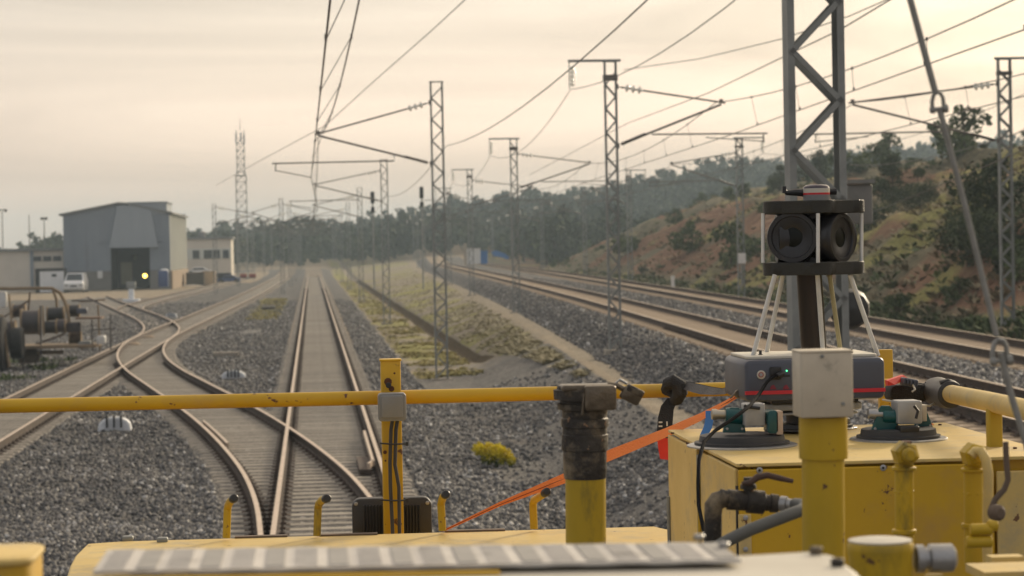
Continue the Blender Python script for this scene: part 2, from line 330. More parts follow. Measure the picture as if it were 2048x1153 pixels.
def groundh(X, Y):
    X = np.asarray(X, float); Y = np.asarray(Y, float)
    t1 = X1(Y); t2 = X2(Y)
    n1 = fbm(X, Y, 6, 3)-.5; n2 = fbm(X, Y, 1.2, 9)-.5
    # yard
    h = np.full(np.broadcast(X, Y).shape, -.235)
    dl = np.minimum.reduce([abs(X-XM(Y)), abs(X-XL(Y)), np.where((Y > 22) & (Y < 108), abs(X-XX(Y)), 99), np.where((Y > 104) & (Y < 215), abs(X-X3(Y)), 99), np.where(Y > 160, abs(X-X4(Y)), 99)])
    h = h+np.where(dl > 1.5, n2*.10-.03*sstep(dl, 1.5, 2.5), n2*.012)+.052*(1-sstep(dl, 1.3, 1.7))
    h = h-.25*sstep(-X, 30, 60)
    # right of the middle track: shoulder, verge, ditch, bank
    far = sstep(Y, 60, 85)
    xs = 3.0
    verge = -.14*far-.10
    h = np.where(X > xs-1.0, h+(verge)*sstep(X, xs-.9, xs+.5), h)
    foot = t1-3.9
    ditch = -(.34*np.exp(-((X-6.1)/.42)**4))*sstep(Y, 84, 92)
    bank0 = np.interp(Y, [30, 70, 84, 95], [4.0, 4.6, 6.0, 6.65])
    hb = -.235+verge
    bank = hb+(.5-hb)*np.clip((X-bank0)/np.maximum(foot-bank0, .3), 0, 1)
    h = np.where(X > 4.0, bank+ditch+n2*.09*sstep(X, 4, 4.5)+n1*.12*sstep(foot-X, 0, 1)*sstep(X, 4, 5), h)
    h = np.where(X > foot, .5+n2*.02, h)
    sh = .5+(1.10-.5)*sstep(X, t1-3.45, t1-1.75)
    h = np.where(X > t1-3.45, sh+n2*.05, h)
    onT = (X > t1-1.75) & (X < t2+1.8)
    dt = np.minimum(abs(X-t1), abs(X-t2))
    h = np.where(onT, 1.105+np.where(dt > 1.5, n2*.08, n2*.01), h)
    r = X-(t2+1.8)
    side = 1.10-.45*sstep(r, 0, .9)
    s_ = np.clip(r-1.5-(fbm(Y, X*0, 9, 5)-.5)*1.2, 0, None)
    amp = 1-sstep(Y, 235, 330)
    gul = (fbm(X, Y, 5, 21)-.5)*2.4+(fbm(X, Y, 1.6, 31)-.5)*.9
    rise = 8.3*(1-np.exp(-(s_/9.5)**1.35))+.05*np.clip(s_-14, 0, 60)+gul*sstep(s_, .6, 5)
    h = np.where(r > 0, side+rise*amp+(n1*.3)*sstep(r, 1, 3), h)
    # far hills
    g = np.interp(X, [-500, -160, -110, -70, -30, 0, 30, 50, 88, 120, 170, 500], [0, 0, -1, .5, 2.5, 2.6, 4.6, 7.2, 12.2, 17, 21, 26])
    fr = sstep(Y, 330, 620)
    h = h+fr*(g+(fbm(X, Y, 90, 41)-.5)*5)+sstep(Y, 700, 1500)*4
    return h
def gz(x, y): return float(groundh(np.array([x]), np.array([y]))[0])
# ------------------------------------------------------------------ ground sheet
ys = [-14.0]
while ys[-1] < 2600:
    y = ys[-1]; ys.append(y+(.9 if y < 22 else .30 if y < 60 else .30+(y-60)*.010))
ys = np.array(ys)
ub = np.concatenate([-np.geomspace(16, 900, 60)[::-1], np.arange(-15.8, -2.1, .28), np.arange(-2, 8.0, .16), np.arange(8.0, 19.5, .14), np.arange(19.5, 45, .45), np.geomspace(45, 900, 60)])
UU, YY = np.meshgrid(ub, ys)
w0 = np.interp(YY, [60, 85], [3.2, 6.7]); w1 = np.interp(YY, [60, 85], [6.4, 7.7]); wp = sstep((UU-w0)/(w1-w0), 0, 1)
XX_ = UU+(X1(np.clip(YY, -20, 900))-X1(60.0))*wp
ZZ = groundh(XX_, YY)
ny, nx = UU.shape
Vg = np.stack([XX_.ravel(), YY.ravel(), ZZ.ravel()], 1)
ii = (np.arange(ny-1)[:, None]*nx+np.arange(nx-1)[None, :]).ravel()
Fg = np.stack([ii, ii+1, ii+nx+1, ii+nx], 1)
t1 = X1(YY); t2 = X2(YY); foot = t1-3.9; X = XX_; Y = YY
nA = fbm(X, Y, 2.2, 51); nB = fbm(X, Y, 7, 61)
ball = ((X < 3.3+(nA-.5)*.8) & (X > -30-(nB-.5)*6)).astype(float)
ball = np.where((X > 3) & (X < foot) & (Y < 80+(nB-.5)*14), 1.0, ball)
ball = np.where((X > t1-3.3) & (X < t2+2.8), 1, ball)
ball = np.where(Y > 420, 0, ball)
apron = ((Y > 212+(nB-.5)*14) & (Y < 300) & (X < X4(np.clip(Y, 160, 400))-2.2+(nA-.5)) & (X > -70)).astype(float)
apron = np.maximum(apron, ((Y >= 300) & (Y < 400) & (X < XL(Y)-3) & (X > -70)).astype(float)*.8)
ball = np.where(apron > .7, 0, ball)
grass = ((X > 3.4+(nA-.5)) & (X < 5.3) & (Y > 76)).astype(float)*np.clip((nB-.25)*2.6, .35, 1)
grass = np.where((abs(X+2.9) < .95+(nA-.5)) & (Y > 138) & (Y < 198), 1, grass)
grass = np.where((X > 6.5) & (X < foot-.2) & (Y > 60), np.clip((nA-.42)*4, 0, .8), grass)
grass = np.where((X > t2+2.6), np.clip((nB-.52)*4, 0, .6), grass)
red = np.where(X > t2+2.5, np.clip((fbm(X, Y, 9, 71)-.33)*4.5, 0, 1)*sstep(X-t2, 4.0, 6)*(1-sstep(X-t2, 15, 20)), 0)
red = np.maximum(red, np.where((X > 5.2) & (X < foot), np.clip((fbm(X, Y, 4, 75)-.6)*5, 0, .4), 0))
tan = ((X > foot-.02) & (X < foot+.36)).astype(float)*(.45+.5*np.clip((nA-.3)*3, 0, 1))
tan = np.maximum(tan, apron)
dust = ((X > 3.2) & (X < foot)).astype(float)*np.clip((fbm(X, Y, 3.4, 91)+(nA-.5)*.35-.46)*3.5, 0, .55)*(1-sstep(Y, 80, 95)*.7)
ball = np.where((abs(X+2.9) < 1.2) & (Y > 138) & (Y < 198) & (grass > .9), 0, ball)
trk = np.minimum.reduce([abs(X-XM(Y)), abs(X-XL(Y)), np.where((Y > 22) & (Y < 108), abs(X-XX(Y)), 99), np.where((Y > 104) & (Y < 215), abs(X-X3(Y)), 99), np.where(Y > 160, abs(X-X4(Y)), 99)]) < 1.45
trk = trk*.5*sstep(Y, 60, 110)
trk = np.where(np.minimum(abs(X-t1), abs(X-t2)) < 1.45, .85, trk)
ditchm = ((abs(X-6.1) < .50) & (Y > 85) & (Y < 330)).astype(float)
def gattr(me, nm, a):
    at = me.attributes.new(nm, 'FLOAT', 'POINT'); at.data.foreach_set('value', a.astype(np.float32).ravel())
gm = bpy.data.materials.new('ground_cover'); gm.use_nodes = True; gn = gm.node_tree.nodes; gl = gm.node_tree.links; gb = gn['Principled BSDF']
gb.inputs['Roughness'].default_value = .95; gb.inputs['Specular IOR Level'].default_value = .15
gtc = gn.new('ShaderNodeTexCoord')
def gnoise(sc, det=6, rg=.6):
    a = gn.new('ShaderNodeTexNoise'); a.inputs['Scale'].default_value = sc; a.inputs['Detail'].default_value = det; a.inputs['Roughness'].default_value = rg; gl.new(gtc.outputs['Object'], a.inputs['Vector']); return a.outputs['Fac']
def gramp(fac, cols):
    r = gn.new('ShaderNodeValToRGB'); gl.new(fac, r.inputs[0]); e = r.color_ramp.elements
    e[0].position = cols[0][0]; e[0].color = (*cols[0][1], 1); e[1].position = cols[-1][0]; e[1].color = (*cols[-1][1], 1)
    for p, c in cols[1:-1]: q = e.new(p); q.color = (*c, 1)
    return r.outputs[0]
vor = gn.new('ShaderNodeTexVoronoi'); vor.inputs['Scale'].default_value = 16; gl.new(gtc.outputs['Object'], vor.inputs['Vector'])
vsep = gn.new('ShaderNodeSeparateColor'); gl.new(vor.outputs['Color'], vsep.inputs[0])
c_ball = gramp(vsep.outputs[0], [(0, (.05, .05, .052)), (.45, (.10, .099, .098)), (.8, (.155, .15, .142)), (.97, (.25, .24, .23)), (1, (.45, .44, .42))])
big = gramp(gnoise(.55, 5), [(.35, (.88, .90, .92)), (.65, (1.30, 1.22, 1.12))])
mxb = gn.new('ShaderNodeMix'); mxb.data_type = 'RGBA'; mxb.blend_type = 'MULTIPLY'; mxb.inputs['Factor'].default_value = 1; gl.new(c_ball, mxb.inputs['A']); gl.new(big, mxb.inputs['B'])
c_dirt = gramp(gnoise(2.6, 8, .7), [(.3, (.16, .14, .10)), (.5, (.28, .24, .18)), (.7, (.42, .36, .27))])
c_grass = gramp(gnoise(3.2, 8, .75), [(.3, (.13, .15, .05)), (.5, (.29, .27, .09)), (.7, (.42, .37, .16))])
c_red = gramp(gnoise(.9, 9, .75), [(.3, (.12, .07, .045)), (.5, (.22, .125, .075)), (.62, (.28, .18, .115)), (.75, (.33, .245, .165))])
c_scr = gramp(gnoise(2.2, 9, .75), [(.3, (.085, .082, .048)), (.5, (.165, .145, .09)), (.7, (.27, .225, .145))])
c_tan = gramp(gnoise(1.7, 8, .8), [(.3, (.21, .175, .125)), (.5, (.32, .265, .19)), (.7, (.42, .35, .26))])
c_dit = gramp(gnoise(2.0, 6, .7), [(.3, (.07, .05, .028)), (.7, (.12, .088, .045))])
cur = c_dirt; jit = gnoise(5.0, 6, .75)
def layer(cur, col, attr, k=.55):
    a = gn.new('ShaderNodeAttribute'); a.attribute_name = attr
    ad = gn.new('ShaderNodeMath'); ad.operation = 'MULTIPLY_ADD'; gl.new(jit, ad.inputs[0]); ad.inputs[1].default_value = k; gl.new(a.outputs['Fac'], ad.inputs[2])
    mr_ = gn.new('ShaderNodeMapRange'); mr_.inputs[1].default_value = .5+k*.5-.12; mr_.inputs[2].default_value = .5+k*.5+.12; gl.new(ad.outputs[0], mr_.inputs[0])
    m_ = gn.new('ShaderNodeMix'); m_.data_type = 'RGBA'; gl.new(mr_.outputs[0], m_.inputs['Factor']); gl.new(cur, m_.inputs['A']); gl.new(col, m_.inputs['B']); return m_.outputs['Result']
cur = layer(cur, c_scr, 'scrub', .3); cur = layer(cur, c_red, 'red', 1.1); cur = layer(cur, c_grass, 'grass', .8); cur = layer(cur, mxb.outputs['Result'], 'ball', .5); cur = layer(cur, gramp(gnoise(7.0, 8, .8), [(.32, (.08, .078, .074)), (.5, (.17, .163, .15)), (.68, (.33, .31, .28))]), 'dust', 1.0); cur = layer(cur, c_tan, 'tan', .4); cur = layer(cur, c_dit, 'ditch', .2); cur = layer(cur, gramp(gnoise(4.0, 6, .7), [(.3, (.26, .205, .14)), (.7, (.38, .30, .21))]), 'trk', .6)
gl.new(cur, gb.inputs['Base Color'])
bpn = gn.new('ShaderNodeBump'); bpn.inputs['Strength'].default_value = .9; bpn.inputs['Distance'].default_value = .05
gl.new(vor.outputs['Distance'], bpn.inputs['Height']); gl.new(bpn.outputs[0], gb.inputs['Normal'])
go = rawmesh('ground', Vg, Fg, gm, kind='structure')
for nm, a in (('red', red), ('grass', grass), ('ball', ball), ('tan', tan), ('ditch', ditchm), ('trk', trk), ('dust', dust), ('scrub', (XX_ > X2(YY)+2.4).astype(float))): gattr(go.data, nm, a)
go.data.polygons.foreach_set('use_smooth', [True]*len(go.data.polygons))
del X, Y

# ------------------------------------------------------------------ loose ballast stones on the near shoulders
def stones(n):
    base = np.array([(x, y, z) for x in (-1, 1) for y in (-1, 1) for z in (-1, 1)], float)
    tri = np.array([(0, 1, 3), (0, 3, 2), (4, 6, 7), (4, 7, 5), (0, 4, 5), (0, 5, 1), (2, 3, 7), (2, 7, 6), (0, 2, 6), (0, 6, 4), (1, 5, 7), (1, 7, 3)])
    # y density ~ 1/y^2
    u = rng.random(n*3); y0, y1 = 27.0, 190.0; Yp = 1/(1/y0-u*(1/y0-1/y1)); Xp = rng.uniform(-12.5, 18, n*3)
    t1 = X1(Yp); t2 = X2(Yp)
    bands = [abs(Xp-XM(Yp)) < 1.36, abs(Xp-XL(Yp)) < 1.36, (Yp < 106) & (abs(Xp-XX(Yp)) < 1.36), abs(Xp-t1) < 1.36, abs(Xp-t2) < 1.36]
    bad = np.logical_or.reduce(bands) | ((Yp < 58) & (Xp > XX(Yp)) & (Xp < .28)) | ((Yp > 70) & (Yp < 106) & (Xp > XL(Yp)) & (Xp < XX(Yp)))
    bad |= (Xp > 3.2) & (Xp < t1-3.3) & (Yp > 66) | ((Xp > t1-3.95) & (Xp < t1-3.4)) | (Xp > t2+2.4)
    bad |= (Xp > 3.2) & (Xp < t1-3.3) & ((fbm(Xp, Yp, 3.4, 91)+(fbm(Xp, Yp, .7, 92)-.5)*.5 > .56) & (rng.random(n*3) < .8) | (rng.random(n*3) < .15))
    Xp = Xp[~bad][:n]; Yp = Yp[~bad][:n]; n = len(Xp)
    Zp = groundh(Xp, Yp)
    sz = rng.uniform(.016, .040, n)*(1+.2*sstep(Yp, 40, 100))
    sc = sz[:, None]*rng.uniform(.65, 1.25, (n, 3))
    q = rng.normal(size=(n, 4)); q /= np.linalg.norm(q, axis=1)[:, None]; a, b, c, d = q.T
    R = np.stack([1-2*(c*c+d*d), 2*(b*c-a*d), 2*(b*d+a*c), 2*(b*c+a*d), 1-2*(b*b+d*d), 2*(c*d-a*b), 2*(b*d-a*c), 2*(c*d+a*b), 1-2*(b*b+c*c)], 1).reshape(n, 3, 3)
    V = base[None]*rng.uniform(.55, 1.1, (n, 8, 3))*sc[:, None, :]
    V = np.einsum('nij,nkj->nki', R, V)+np.stack([Xp, Yp, Zp+sz*.35], 1)[:, None, :]
    Fc = (tri[None]+8*np.arange(n)[:, None, None]).reshape(-1, 3)
    tone = np.repeat(np.clip(rng.beta(1.1, 1.9, n)*.9+(fbm(Xp, Yp, 1.5, 14)-.5)*.5+(rng.random(n) < .05)*.5, 0, 1), 8)
    return V.reshape(-1, 3), Fc, tone
V_, F_, T_ = stones(105000)
rawmesh('ballast_stones', V_, F_, m_stone, T_, 'stuff')
tag(bpy.data.objects['ballast_stones'], 'loose grey ballast stones heaped beside the tracks')

# ------------------------------------------------------------------ railway tracks
RAILP = [(-.036, 0), (.036, 0), (.036, -.038), (.011, -.052), (.011, -.135), (.068, -.152), (.068, -.168), (-.068, -.168), (-.068, -.152), (-.011, -.135), (-.011, -.052), (-.036, -.038)]
def rail(par, xf, off, y0, y1, z, dz=0, step=1.0):
    ysr = [y0]
    while ysr[-1] < y1: ysr.append(min(y1, ysr[-1]+max(step, ysr[-1]*.012)))
    b = MB(); n = len(RAILP); rings = []
    for y in ysr:
        x = float(xf(y)); dx = float(xf(y+.5)-xf(y-.5)); nn = Vector((1, -dx, 0)).normalized()
        rings.append([Vector((x, y, z+dz))+nn*(off+p[0])+Vector((0, 0, p[1])) for p in RAILP])
    b.loft(rings)
    nf = len(b.f)
    for i in range(len(ysr)-1): b.mi[i*n] = 1
    return b.build('rail', [m_railside, m_railtop], par)
unit = None
def sleeper_mesh(mt):
    b = MB()
    x = .5
    for (y, z) in (): pass
    prof = [(-.14, -.2), (-.15, -.03), (-.12, 0), (.12, 0), (.15, -.03), (.14, -.2)]
    b.loft([[Vector((sx, p[0], p[1]-(.02 if abs(sx) > .49 and p[1] > -.1 else 0))) for p in prof] for sx in (-.5, -.485, .485, .5)])
    o = b.build('sleeper', mt, None, (0, 0, 0), smooth=False); me = o.data; bpy.data.objects.remove(o); return me
sl_me = [sleeper_mesh(m_sleep), sleeper_mesh(m_sleepw)]
def sleepers(par, xf, y0, y1, z, me, span=None, maxn=300, step=.6):
    og = ORG[par.name]; y = y0; i = 0; far = MB()
    while y < y1:
        x = float(xf(y)); ang = -math.atan(float(xf(y+.5)-xf(y-.5)))
        a, b_ = x-1.3, x+1.3
        if span: a, b_ = span(y, a, b_)
        jx = random.uniform(-.03, .03)
        if a is not None:
            if i < maxn:
                o = bpy.data.objects.new('sleeper', me); C.objects.link(o); o.parent = par
                o.location = Vector(((a+b_)/2+jx, y+random.uniform(-.015, .015), z-.168+random.uniform(-.004, .002)))-Vector(og)
                o.scale = (b_-a, random.uniform(.95, 1.05), 1); o.rotation_euler = (0, 0, ang+random.uniform(-.004, .004)); i += 1
            else: far.box(((a+b_)/2, y, z-.26), (b_-a, .28, .18))
        y += step
    if far.v:
        tag(far.build('sleeper_row', [me.materials[0]], par, smooth=False), kind='stuff')
def clips(par, lst, y0, y1, z):
    b = MB()
    y = y0
    while y < y1:
        for xf, off in lst:
            x = float(xf(y))+off
            b.box((x, y, z-.164), (.40, .19, .016))  # wide tie plate; its dark brown also paints the stain and shade beside the rail
            for s in (-1, 1):
                b.box((x+s*.105, y, z-.145), (.07, .13, .030)); b.box((x+s*.10, y, z-.125), (.028, .035, .05))
        y += .6
    tag(b.build('rail_clip', m_railside, par, smooth=False), kind='stuff')
G = .85
grp_t = 'railway tracks'
tm = thing('railway_track', 'straight middle track running dead ahead of the vehicle', 'railway track', (.28, 30, -.2))
rail(tm, XM, -G, 20, 600, 0); rail(tm, XM, G, 20, 600, 0)
sleepers(tm, XM, 26.4, 420, 0, sl_me[0], lambda y, a, b: (min(a, float(XX(y))-1.3), b) if y < 57.2 else (a, b))
clips(tm, [(XM, -G), (XM, G)], 26.4, 240, 0)
bk = MB(); bk.bar((XM(43)+G-.13, 41.2, -.03), (XM(43)+G-.13, 48.2, -.03), .05, .09); bk.bar((XM(43)+G-.22, 40.8, -.03), (XM(43)+G-.13, 41.4, -.03), .05, .09)
bk.build('check_rail', [m_railtop], tm)
b = MB(); b.box((XM(40)+G-.28, 41.9, -.12), (.22, 2.6, .10)); b.build('check_rail_chair', [m_railside], tm, bevel=.01)
tl = thing('railway_track', 'left-hand track crossing the picture from lower left towards the far yard', 'railway track', (-7.08, 40, -.2))
rail(tl, XL, -G, 36, 420, 0); rail(tl, XL, G, 36, 420, 0)
def spanL(y, a, b):
    if 72.5 < y < 106: b = max(b, float(XX(y))+1.3)
    if 106 < y < 134: a = min(a, float(X3(y))-1.3)
    return a, b
sleepers(tl, XL, 38, 420, 0, sl_me[0], spanL)
clips(tl, [(XL, -G), (XL, G)], 38, 100, 0)
tx = thing('crossover_track', 'S-shaped crossover linking the middle track to the left-hand track', 'railway track', (-3, 60, -.2))
rail(tx, XX, -G, 23, 106, 0, -.003, .8); rail(tx, XX, G, 26, 106, 0, -.003, .8)
sleepers(tx, XX, 57.6, 72.2, 0, sl_me[0])
clips(tx, [(XX, -G), (XX, G)], 27.0, 84, 0)
b = MB()
pts = [(float(XX(y))-G+.12, y, -.03) for y in np.arange(46, 53, .7)]
for p, q in zip(pts[:-1], pts[1:]): b.bar(p, q, .05, .09)
b.build('check_rail', [m_railtop], tx)
b = MB()
for (px, py) in ((297, 676), (268, 690)):
    p = WZ(px, py, -.05); b.lathe(p, (0, 0, 1), [(0, .26), (.05, .25), (.10, .16), (.11, 0)], 14)
b.build('point_machine_cover', m_sleepw, tl)
t3 = thing('railway_track', 'rusty side track branching from the left-hand track behind the junk heap', 'railway track', (-10, 120, -.2))
rail(t3, X3, -G, 106, 215, 0, -.003); rail(t3, X3, G, 106, 215, 0, -.003)
sleepers(t3, X3, 134, 215, 0, sl_me[0])
t4 = thing('railway_track', 'farthest yard track leading towards the tan container by the shed', 'railway track', (-12, 170, -.2))
rail(t4, X4, -G, 164, 400, 0, -.006); rail(t4, X4, G, 160, 400, 0, -.006)
sleepers(t4, X4, 172, 400, 0, sl_me[0], maxn=120)
ta = thing('railway_track', 'nearer raised main line track with dusty tan sleepers', 'railway track', (11, 60, ZM-.2))
rail(ta, X1, -G, 20, 520, ZM); rail(ta, X1, G, 20, 520, ZM); sleepers(ta, X1, 27, 420, ZM, sl_me[1])
clips(ta, [(X1, -G), (X1, G)], 27, 70, ZM)
tb = thing('railway_track', 'farther raised main line track at the foot of the red cutting', 'railway track', (15, 60, ZM-.2))
rail(tb, X2, -G, 30, 520, ZM); rail(tb, X2, G, 30, 520, ZM); sleepers(tb, X2, 38, 420, ZM, sl_me[1])

# ------------------------------------------------------------------ lattice masts and catenary
brace_me = {}
def mast(loc, ztop, wd, dp, leg, label, pitch=.335, detailed=True, group='lattice catenary masts'):
    base = Vector(loc); h = ztop-base.z
    r = thing('catenary_mast', label, 'mast', base, group)
    for s in (-1, 1):
        b = MB(); x = base.x+s*(wd/2-leg/2)
        # channel section: web and two flanges
        b.box((x+s*(leg/2-.006), base.y, base.z+h/2), (.012, dp, h))
        for q in (-1, 1): b.box((x-s*.006, base.y+q*(dp/2-.005), base.z+h/2), (leg-.012, .010, h-.002))
        b.build('leg', m_galv, r, smooth=False)
    b = MB(); b.box((base.x, base.y, base.z-.12), (wd+.25, dp+.25, .36)); b.build('footing', m_sleep, r, smooth=False)
    xi = wd/2-leg*.7; nb = int((h-.12)/pitch); ln = math.hypot(2*xi, pitch)+.05; ang = math.atan2(pitch, 2*xi)
    if detailed:
        key = (round(wd, 3), round(pitch, 3), round(leg, 3))
        if key not in brace_me:
            b = MB(); b.box((0, 0, 0), (ln, .008, .045 if leg > .06 else .04)); b.box((0, .011, -.016), (ln, .016, .006)); o = b.build('brace', m_galv, None, (0, 0, 0), smooth=False); brace_me[key] = o.data; bpy.data.objects.remove(o)
        for i in range(nb):
            for q in (-1, 1):
                o = bpy.data.objects.new('brace', brace_me[key]); C.objects.link(o); o.parent = r
                sg = (1 if i % 2 == 0 else -1)*(-1 if base.y < 20 else 1)
                o.location = (0, q*(dp/2+.004), .1+pitch*(i+.5)+(0 if q < 0 else 0)); o.rotation_euler = (0, -ang*sg, 0)
                if q > 0: o.rotation_euler = (0, -ang*sg, math.pi) if False else (0, -ang*sg, 0)
    else:
        b = MB()
        for i in range(nb):
            sg = 1 if i % 2 == 0 else -1; z = base.z+.1+pitch*i
            for q in (-1, 1): b.bar((base.x-xi*sg, base.y+q*dp/2, z), (base.x+xi*sg, base.y+q*dp/2, z+pitch), .04, .012, (0, 1, 0))
        b.build('bracing', m_galv, r, smooth=False)
    b = MB(); b.box((base.x, base.y, ztop), (wd+.03, dp+.03, .03)); b.build('cap_plate', m_galv, r, smooth=False)
    return r
def insulator(b, p0, p1, n, R, core=.02):
    p0 = Vector(p0); p1 = Vector(p1); d = (p1-p0); ln = d.length; d.normalize(); st = ln/n
    prof = [(0, core)]
    for i in range(n): t = i*st; prof += [(t+st*.15, core), (t+st*.25, R*.85), (t+st*.5, R), (t+st*.62, R*.5), (t+st*.8, core)]
    prof.append((ln, core)); b.lathe(p0, d, prof, 12)
def cantilever(par, mx_, y, sgn, tipx, mz, bz_hi, bz_lo, regz, conz, conx, regout=1.35, det=True):
    """tubes from mast face mx_ towards tipx; messenger at mz; contact wire at conx, conz"""
    n = 8 if det else 5; k = 1 if det else 1.15
    tip = Vector((tipx, y, mz)); hi = Vector((mx_, y, bz_hi)); lo = Vector((mx_, y, bz_lo))
    d = (tip-hi); iend = hi+d.normalized()*.75
    b = MB(); b.tube([hi+d.normalized()*.12, tip+d.normalized()*.12], .026*k, n); b.tube([hi, hi+d.normalized()*.14], .016, n); b.build('top_tube', m_tube, par)
    b = MB(); insulator(b, hi+d.normalized()*.22, iend, 3, .115*(1 if det else 1.7), .03); b.build('insulator', m_ins, par)  # far discs enlarged, their white size standing in for sun glints
    e = (tip-lo).normalized(); tl_ = tip+Vector((0, 0, -.06))
    b = MB(); b.tube([lo+e*.1, tl_], .032*k, n); b.build('bottom_tube', m_tube, par)
    b = MB(); insulator(b, lo+e*.12, lo+e*.85, 9, .062, .04); b.build('stay_insulator', m_insd, par)
    # register tube and steady arm
    f = .33; q = lo.lerp(tl_, f); rs = Vector((q.x, y, regz)); re = Vector((tipx+sgn*regout, y, regz-.02))
    b = MB(); b.tube([q, rs, re], .022*k, n)
    b.tube([re-Vector((sgn*.12, 0, 0)), re-Vector((sgn*.10, 0, .25))], .018, n); b.build('register_tube', m_tube, par)
    b = MB(); b.tube([re-Vector((sgn*.12, 0, .22)), Vector((conx, y, conz+.02))], .014*k, n); b.build('steady_arm', m_tube, par)
    for cpt, cs in ((tip+Vector((0, 0, .03)), (.10, .06, .12)), (hi, (.08, .10, .14)), (lo, (.08, .10, .14))):
        b = MB(); b.box(cpt, cs); b.build('clamp', m_tube, par, smooth=False)
def wire(name, label, pts, r, group=None, droppers=None, cat='wire'):
    b = MB(); b.tube(pts, r, 5)
    o = b.build(name, m_wire, None, pts[0]); tag(o, label, cat, group); return o
def sagline(p, q, sag, n=14):
    p = Vector(p); q = Vector(q); return [p.lerp(q, i/n)-Vector((0, 0, sag*4*(i/n)*(1-i/n))) for i in range(n+1)]
# row beside our track
YA = [17.4, 74, 131, 190, 250, 310, 372, 430]
desc = ['huge near lattice mast rising straight behind the scanner', 'tall lattice mast right of the middle track with a bracket to the left', 'lattice mast half as tall beyond the bracketed mast by the middle track', 'third mast away beside the middle track near the treeline', 'tiny distant mast fourth away beside the middle track', 'tiny distant mast fifth away beside the middle track', 'very faint seventh mast away beside the middle track', 'faintest farthest mast beside the middle track']
MX_A = [0]*8
for i, y in enumerate(YA):
    if i == 0:
        r = mast((3.745, y, -.50), 9.0, .425, .20, .052, desc[0], .366)
        b = MB(); p = W(1716, 409, y+.3); b.rbox(p, (.19, .16, .30), .02, .01, 'y')
        b.box(p+Vector((0, -.02, .17)), (.21, .2, .03)); b.build('relay_box', m_greybox, r)
        b = MB(); p = W(1698, 618, y+.35); b.lathe(p+Vector((0, .1, 0)), (0, -1, 0), [(0, .02), (.02, .145), (.12, .16), (.2, .13), (.24, .02)], 12); b.build('balance_weight', m_rubber, r)
        b = MB()
        for zz in np.arange(2.3, 3.2, .06): b.lathe((3.72, y-.14, zz), (0, 0, 1), [(0, .035), (.02, .05), (.035, .035)], 8)
        b.build('tensioning_chain', m_insd, r)
    else:
        x = float(W(875 if i == 1 else 767, 300, y).x) if i < 3 else 3.95
        r = mast((x, y, -.45), 8.86 if i == 1 else 8.6, .41, .16, .055, desc[i], .335, i < 3)
        mx_ = x-.205
        cantilever(r, mx_, y, -1, .30, 7.30, 8.22 if i == 1 else 8.0, 6.32, 6.42, 5.93, .05 if i == 1 else .12 if i % 2 else .42, 1.45, i < 3)
    MX_A[i] = 3.95
# contact, messenger and droppers over the middle track
def catline(lab1, lab2, xf, ysup, mz, cz, stag, g, sag=.9, y0=None, rw=.011, cx=None):
    mp_, cp_ = [], []; dr = []
    for a, b_ in zip(ysup[:-1], ysup[1:]):
        xa, xb = float(xf(a)), float(xf(b_)); sa = stag if ysup.index(a) % 2 else -stag
        ca, cb_ = (cx[ysup.index(a)], cx[ysup.index(b_)]) if cx else (xa+sa, xb-sa)
        n = 14
        for i in range(n):
            t = i/n; y = a+(b_-a)*t; xx = xa+(xb-xa)*t
            mp_.append(Vector((xx, y, mz-sag*4*t*(1-t)))); cp_.append(Vector((ca+(cb_-ca)*t, y, cz)))
        for k in range(1, 7):
            t = k/7; y = a+(b_-a)*t; xx = xa+(xb-xa)*t; dr.append((Vector((xx, y, mz-sag*4*t*(1-t))), Vector((ca+(cb_-ca)*t, y, cz))))
    r = thing('overhead_line', lab1, 'overhead line', mp_[0], g)
    b = MB(); b.tube(mp_, rw*1.15, 5); b.build('messenger_wire', m_wire, r)
    b = MB(); b.tube(cp_, rw*1.15, 5); b.build('contact_wire', m_wire, r)
    for p, q in dr:
        b = MB(); b.tube([p, q], .006, 4); b.box(q+Vector((0, 0, .03)), (.03, .06, .07)); b.box(p, (.03, .06, .06)); b.build('dropper', m_wire, r, smooth=False)
    return r
catline('overhead line hanging above the middle track', '', lambda y: .76-.46*min(max((y-17.4)/56.6, 0), 1), [17.4, 74, 131, 190, 250, 310, 372], 7.30, 5.93, .18, None, .75, cx=[.23, .05, .42, .12, .42, .12, .42])
# raised main line: nearer mast row
RB = [(1225, 66, 'lattice mast with a white insulator arm left of the raised main line'), (1029, 113, 'second mast away with a left arm along the raised main line'), (940, 157, 'third smaller armed mast along the raised main line'), (851, 205, 'fourth small armed mast above the treeline on the raised main line'), (802, 255, 'fifth tiny armed mast on the raised main line'), (768, 310, 'sixth tiny armed mast on the raised main line'), (760, 365, 'seventh tiny armed mast on the raised main line'), (755, 420, 'eighth and last tiny armed mast on the raised main line')]
feedB = []
for i, (px, y, lb) in enumerate(RB):
    x = float(W(px, 400, y).x) if i < 3 else float(X1(y))-3.7
    zt = 8.8; r = mast((x, y, gz(x, y)-.02), zt, .36, .16, .05, lb, .335, i < 2, 'lattice catenary masts')
    tx_ = float(X1(y))+.35; cantilever(r, x+.18, y, 1, tx_, 7.62, 8.1, 6.45, 6.75, 6.62, float(X1(y))-.1, 1.3, i < 2)
    b = MB(); b.bar((x-1.18, y, zt+.03), (x+.30, y, zt+.03), .06, .07); b.tube([(x-1.15, y, zt), (x-1.15, y, zt-.74)], .015, 6); b.build('feeder_arm', m_galv, r, smooth=False)
    b = MB(); insulator(b, (x-1.07, y, zt-.12), (x-1.07, y, zt-.68), 5, .095, .03); b.build('insulator', m_ins, r)
    b = MB(); b.box((x, y, zt-.45), (.40, .22, .16)); b.build('bracket_box', m_tube, r, smooth=False)
    feedB.append(Vector((x-1.12, y, zt-.76)))
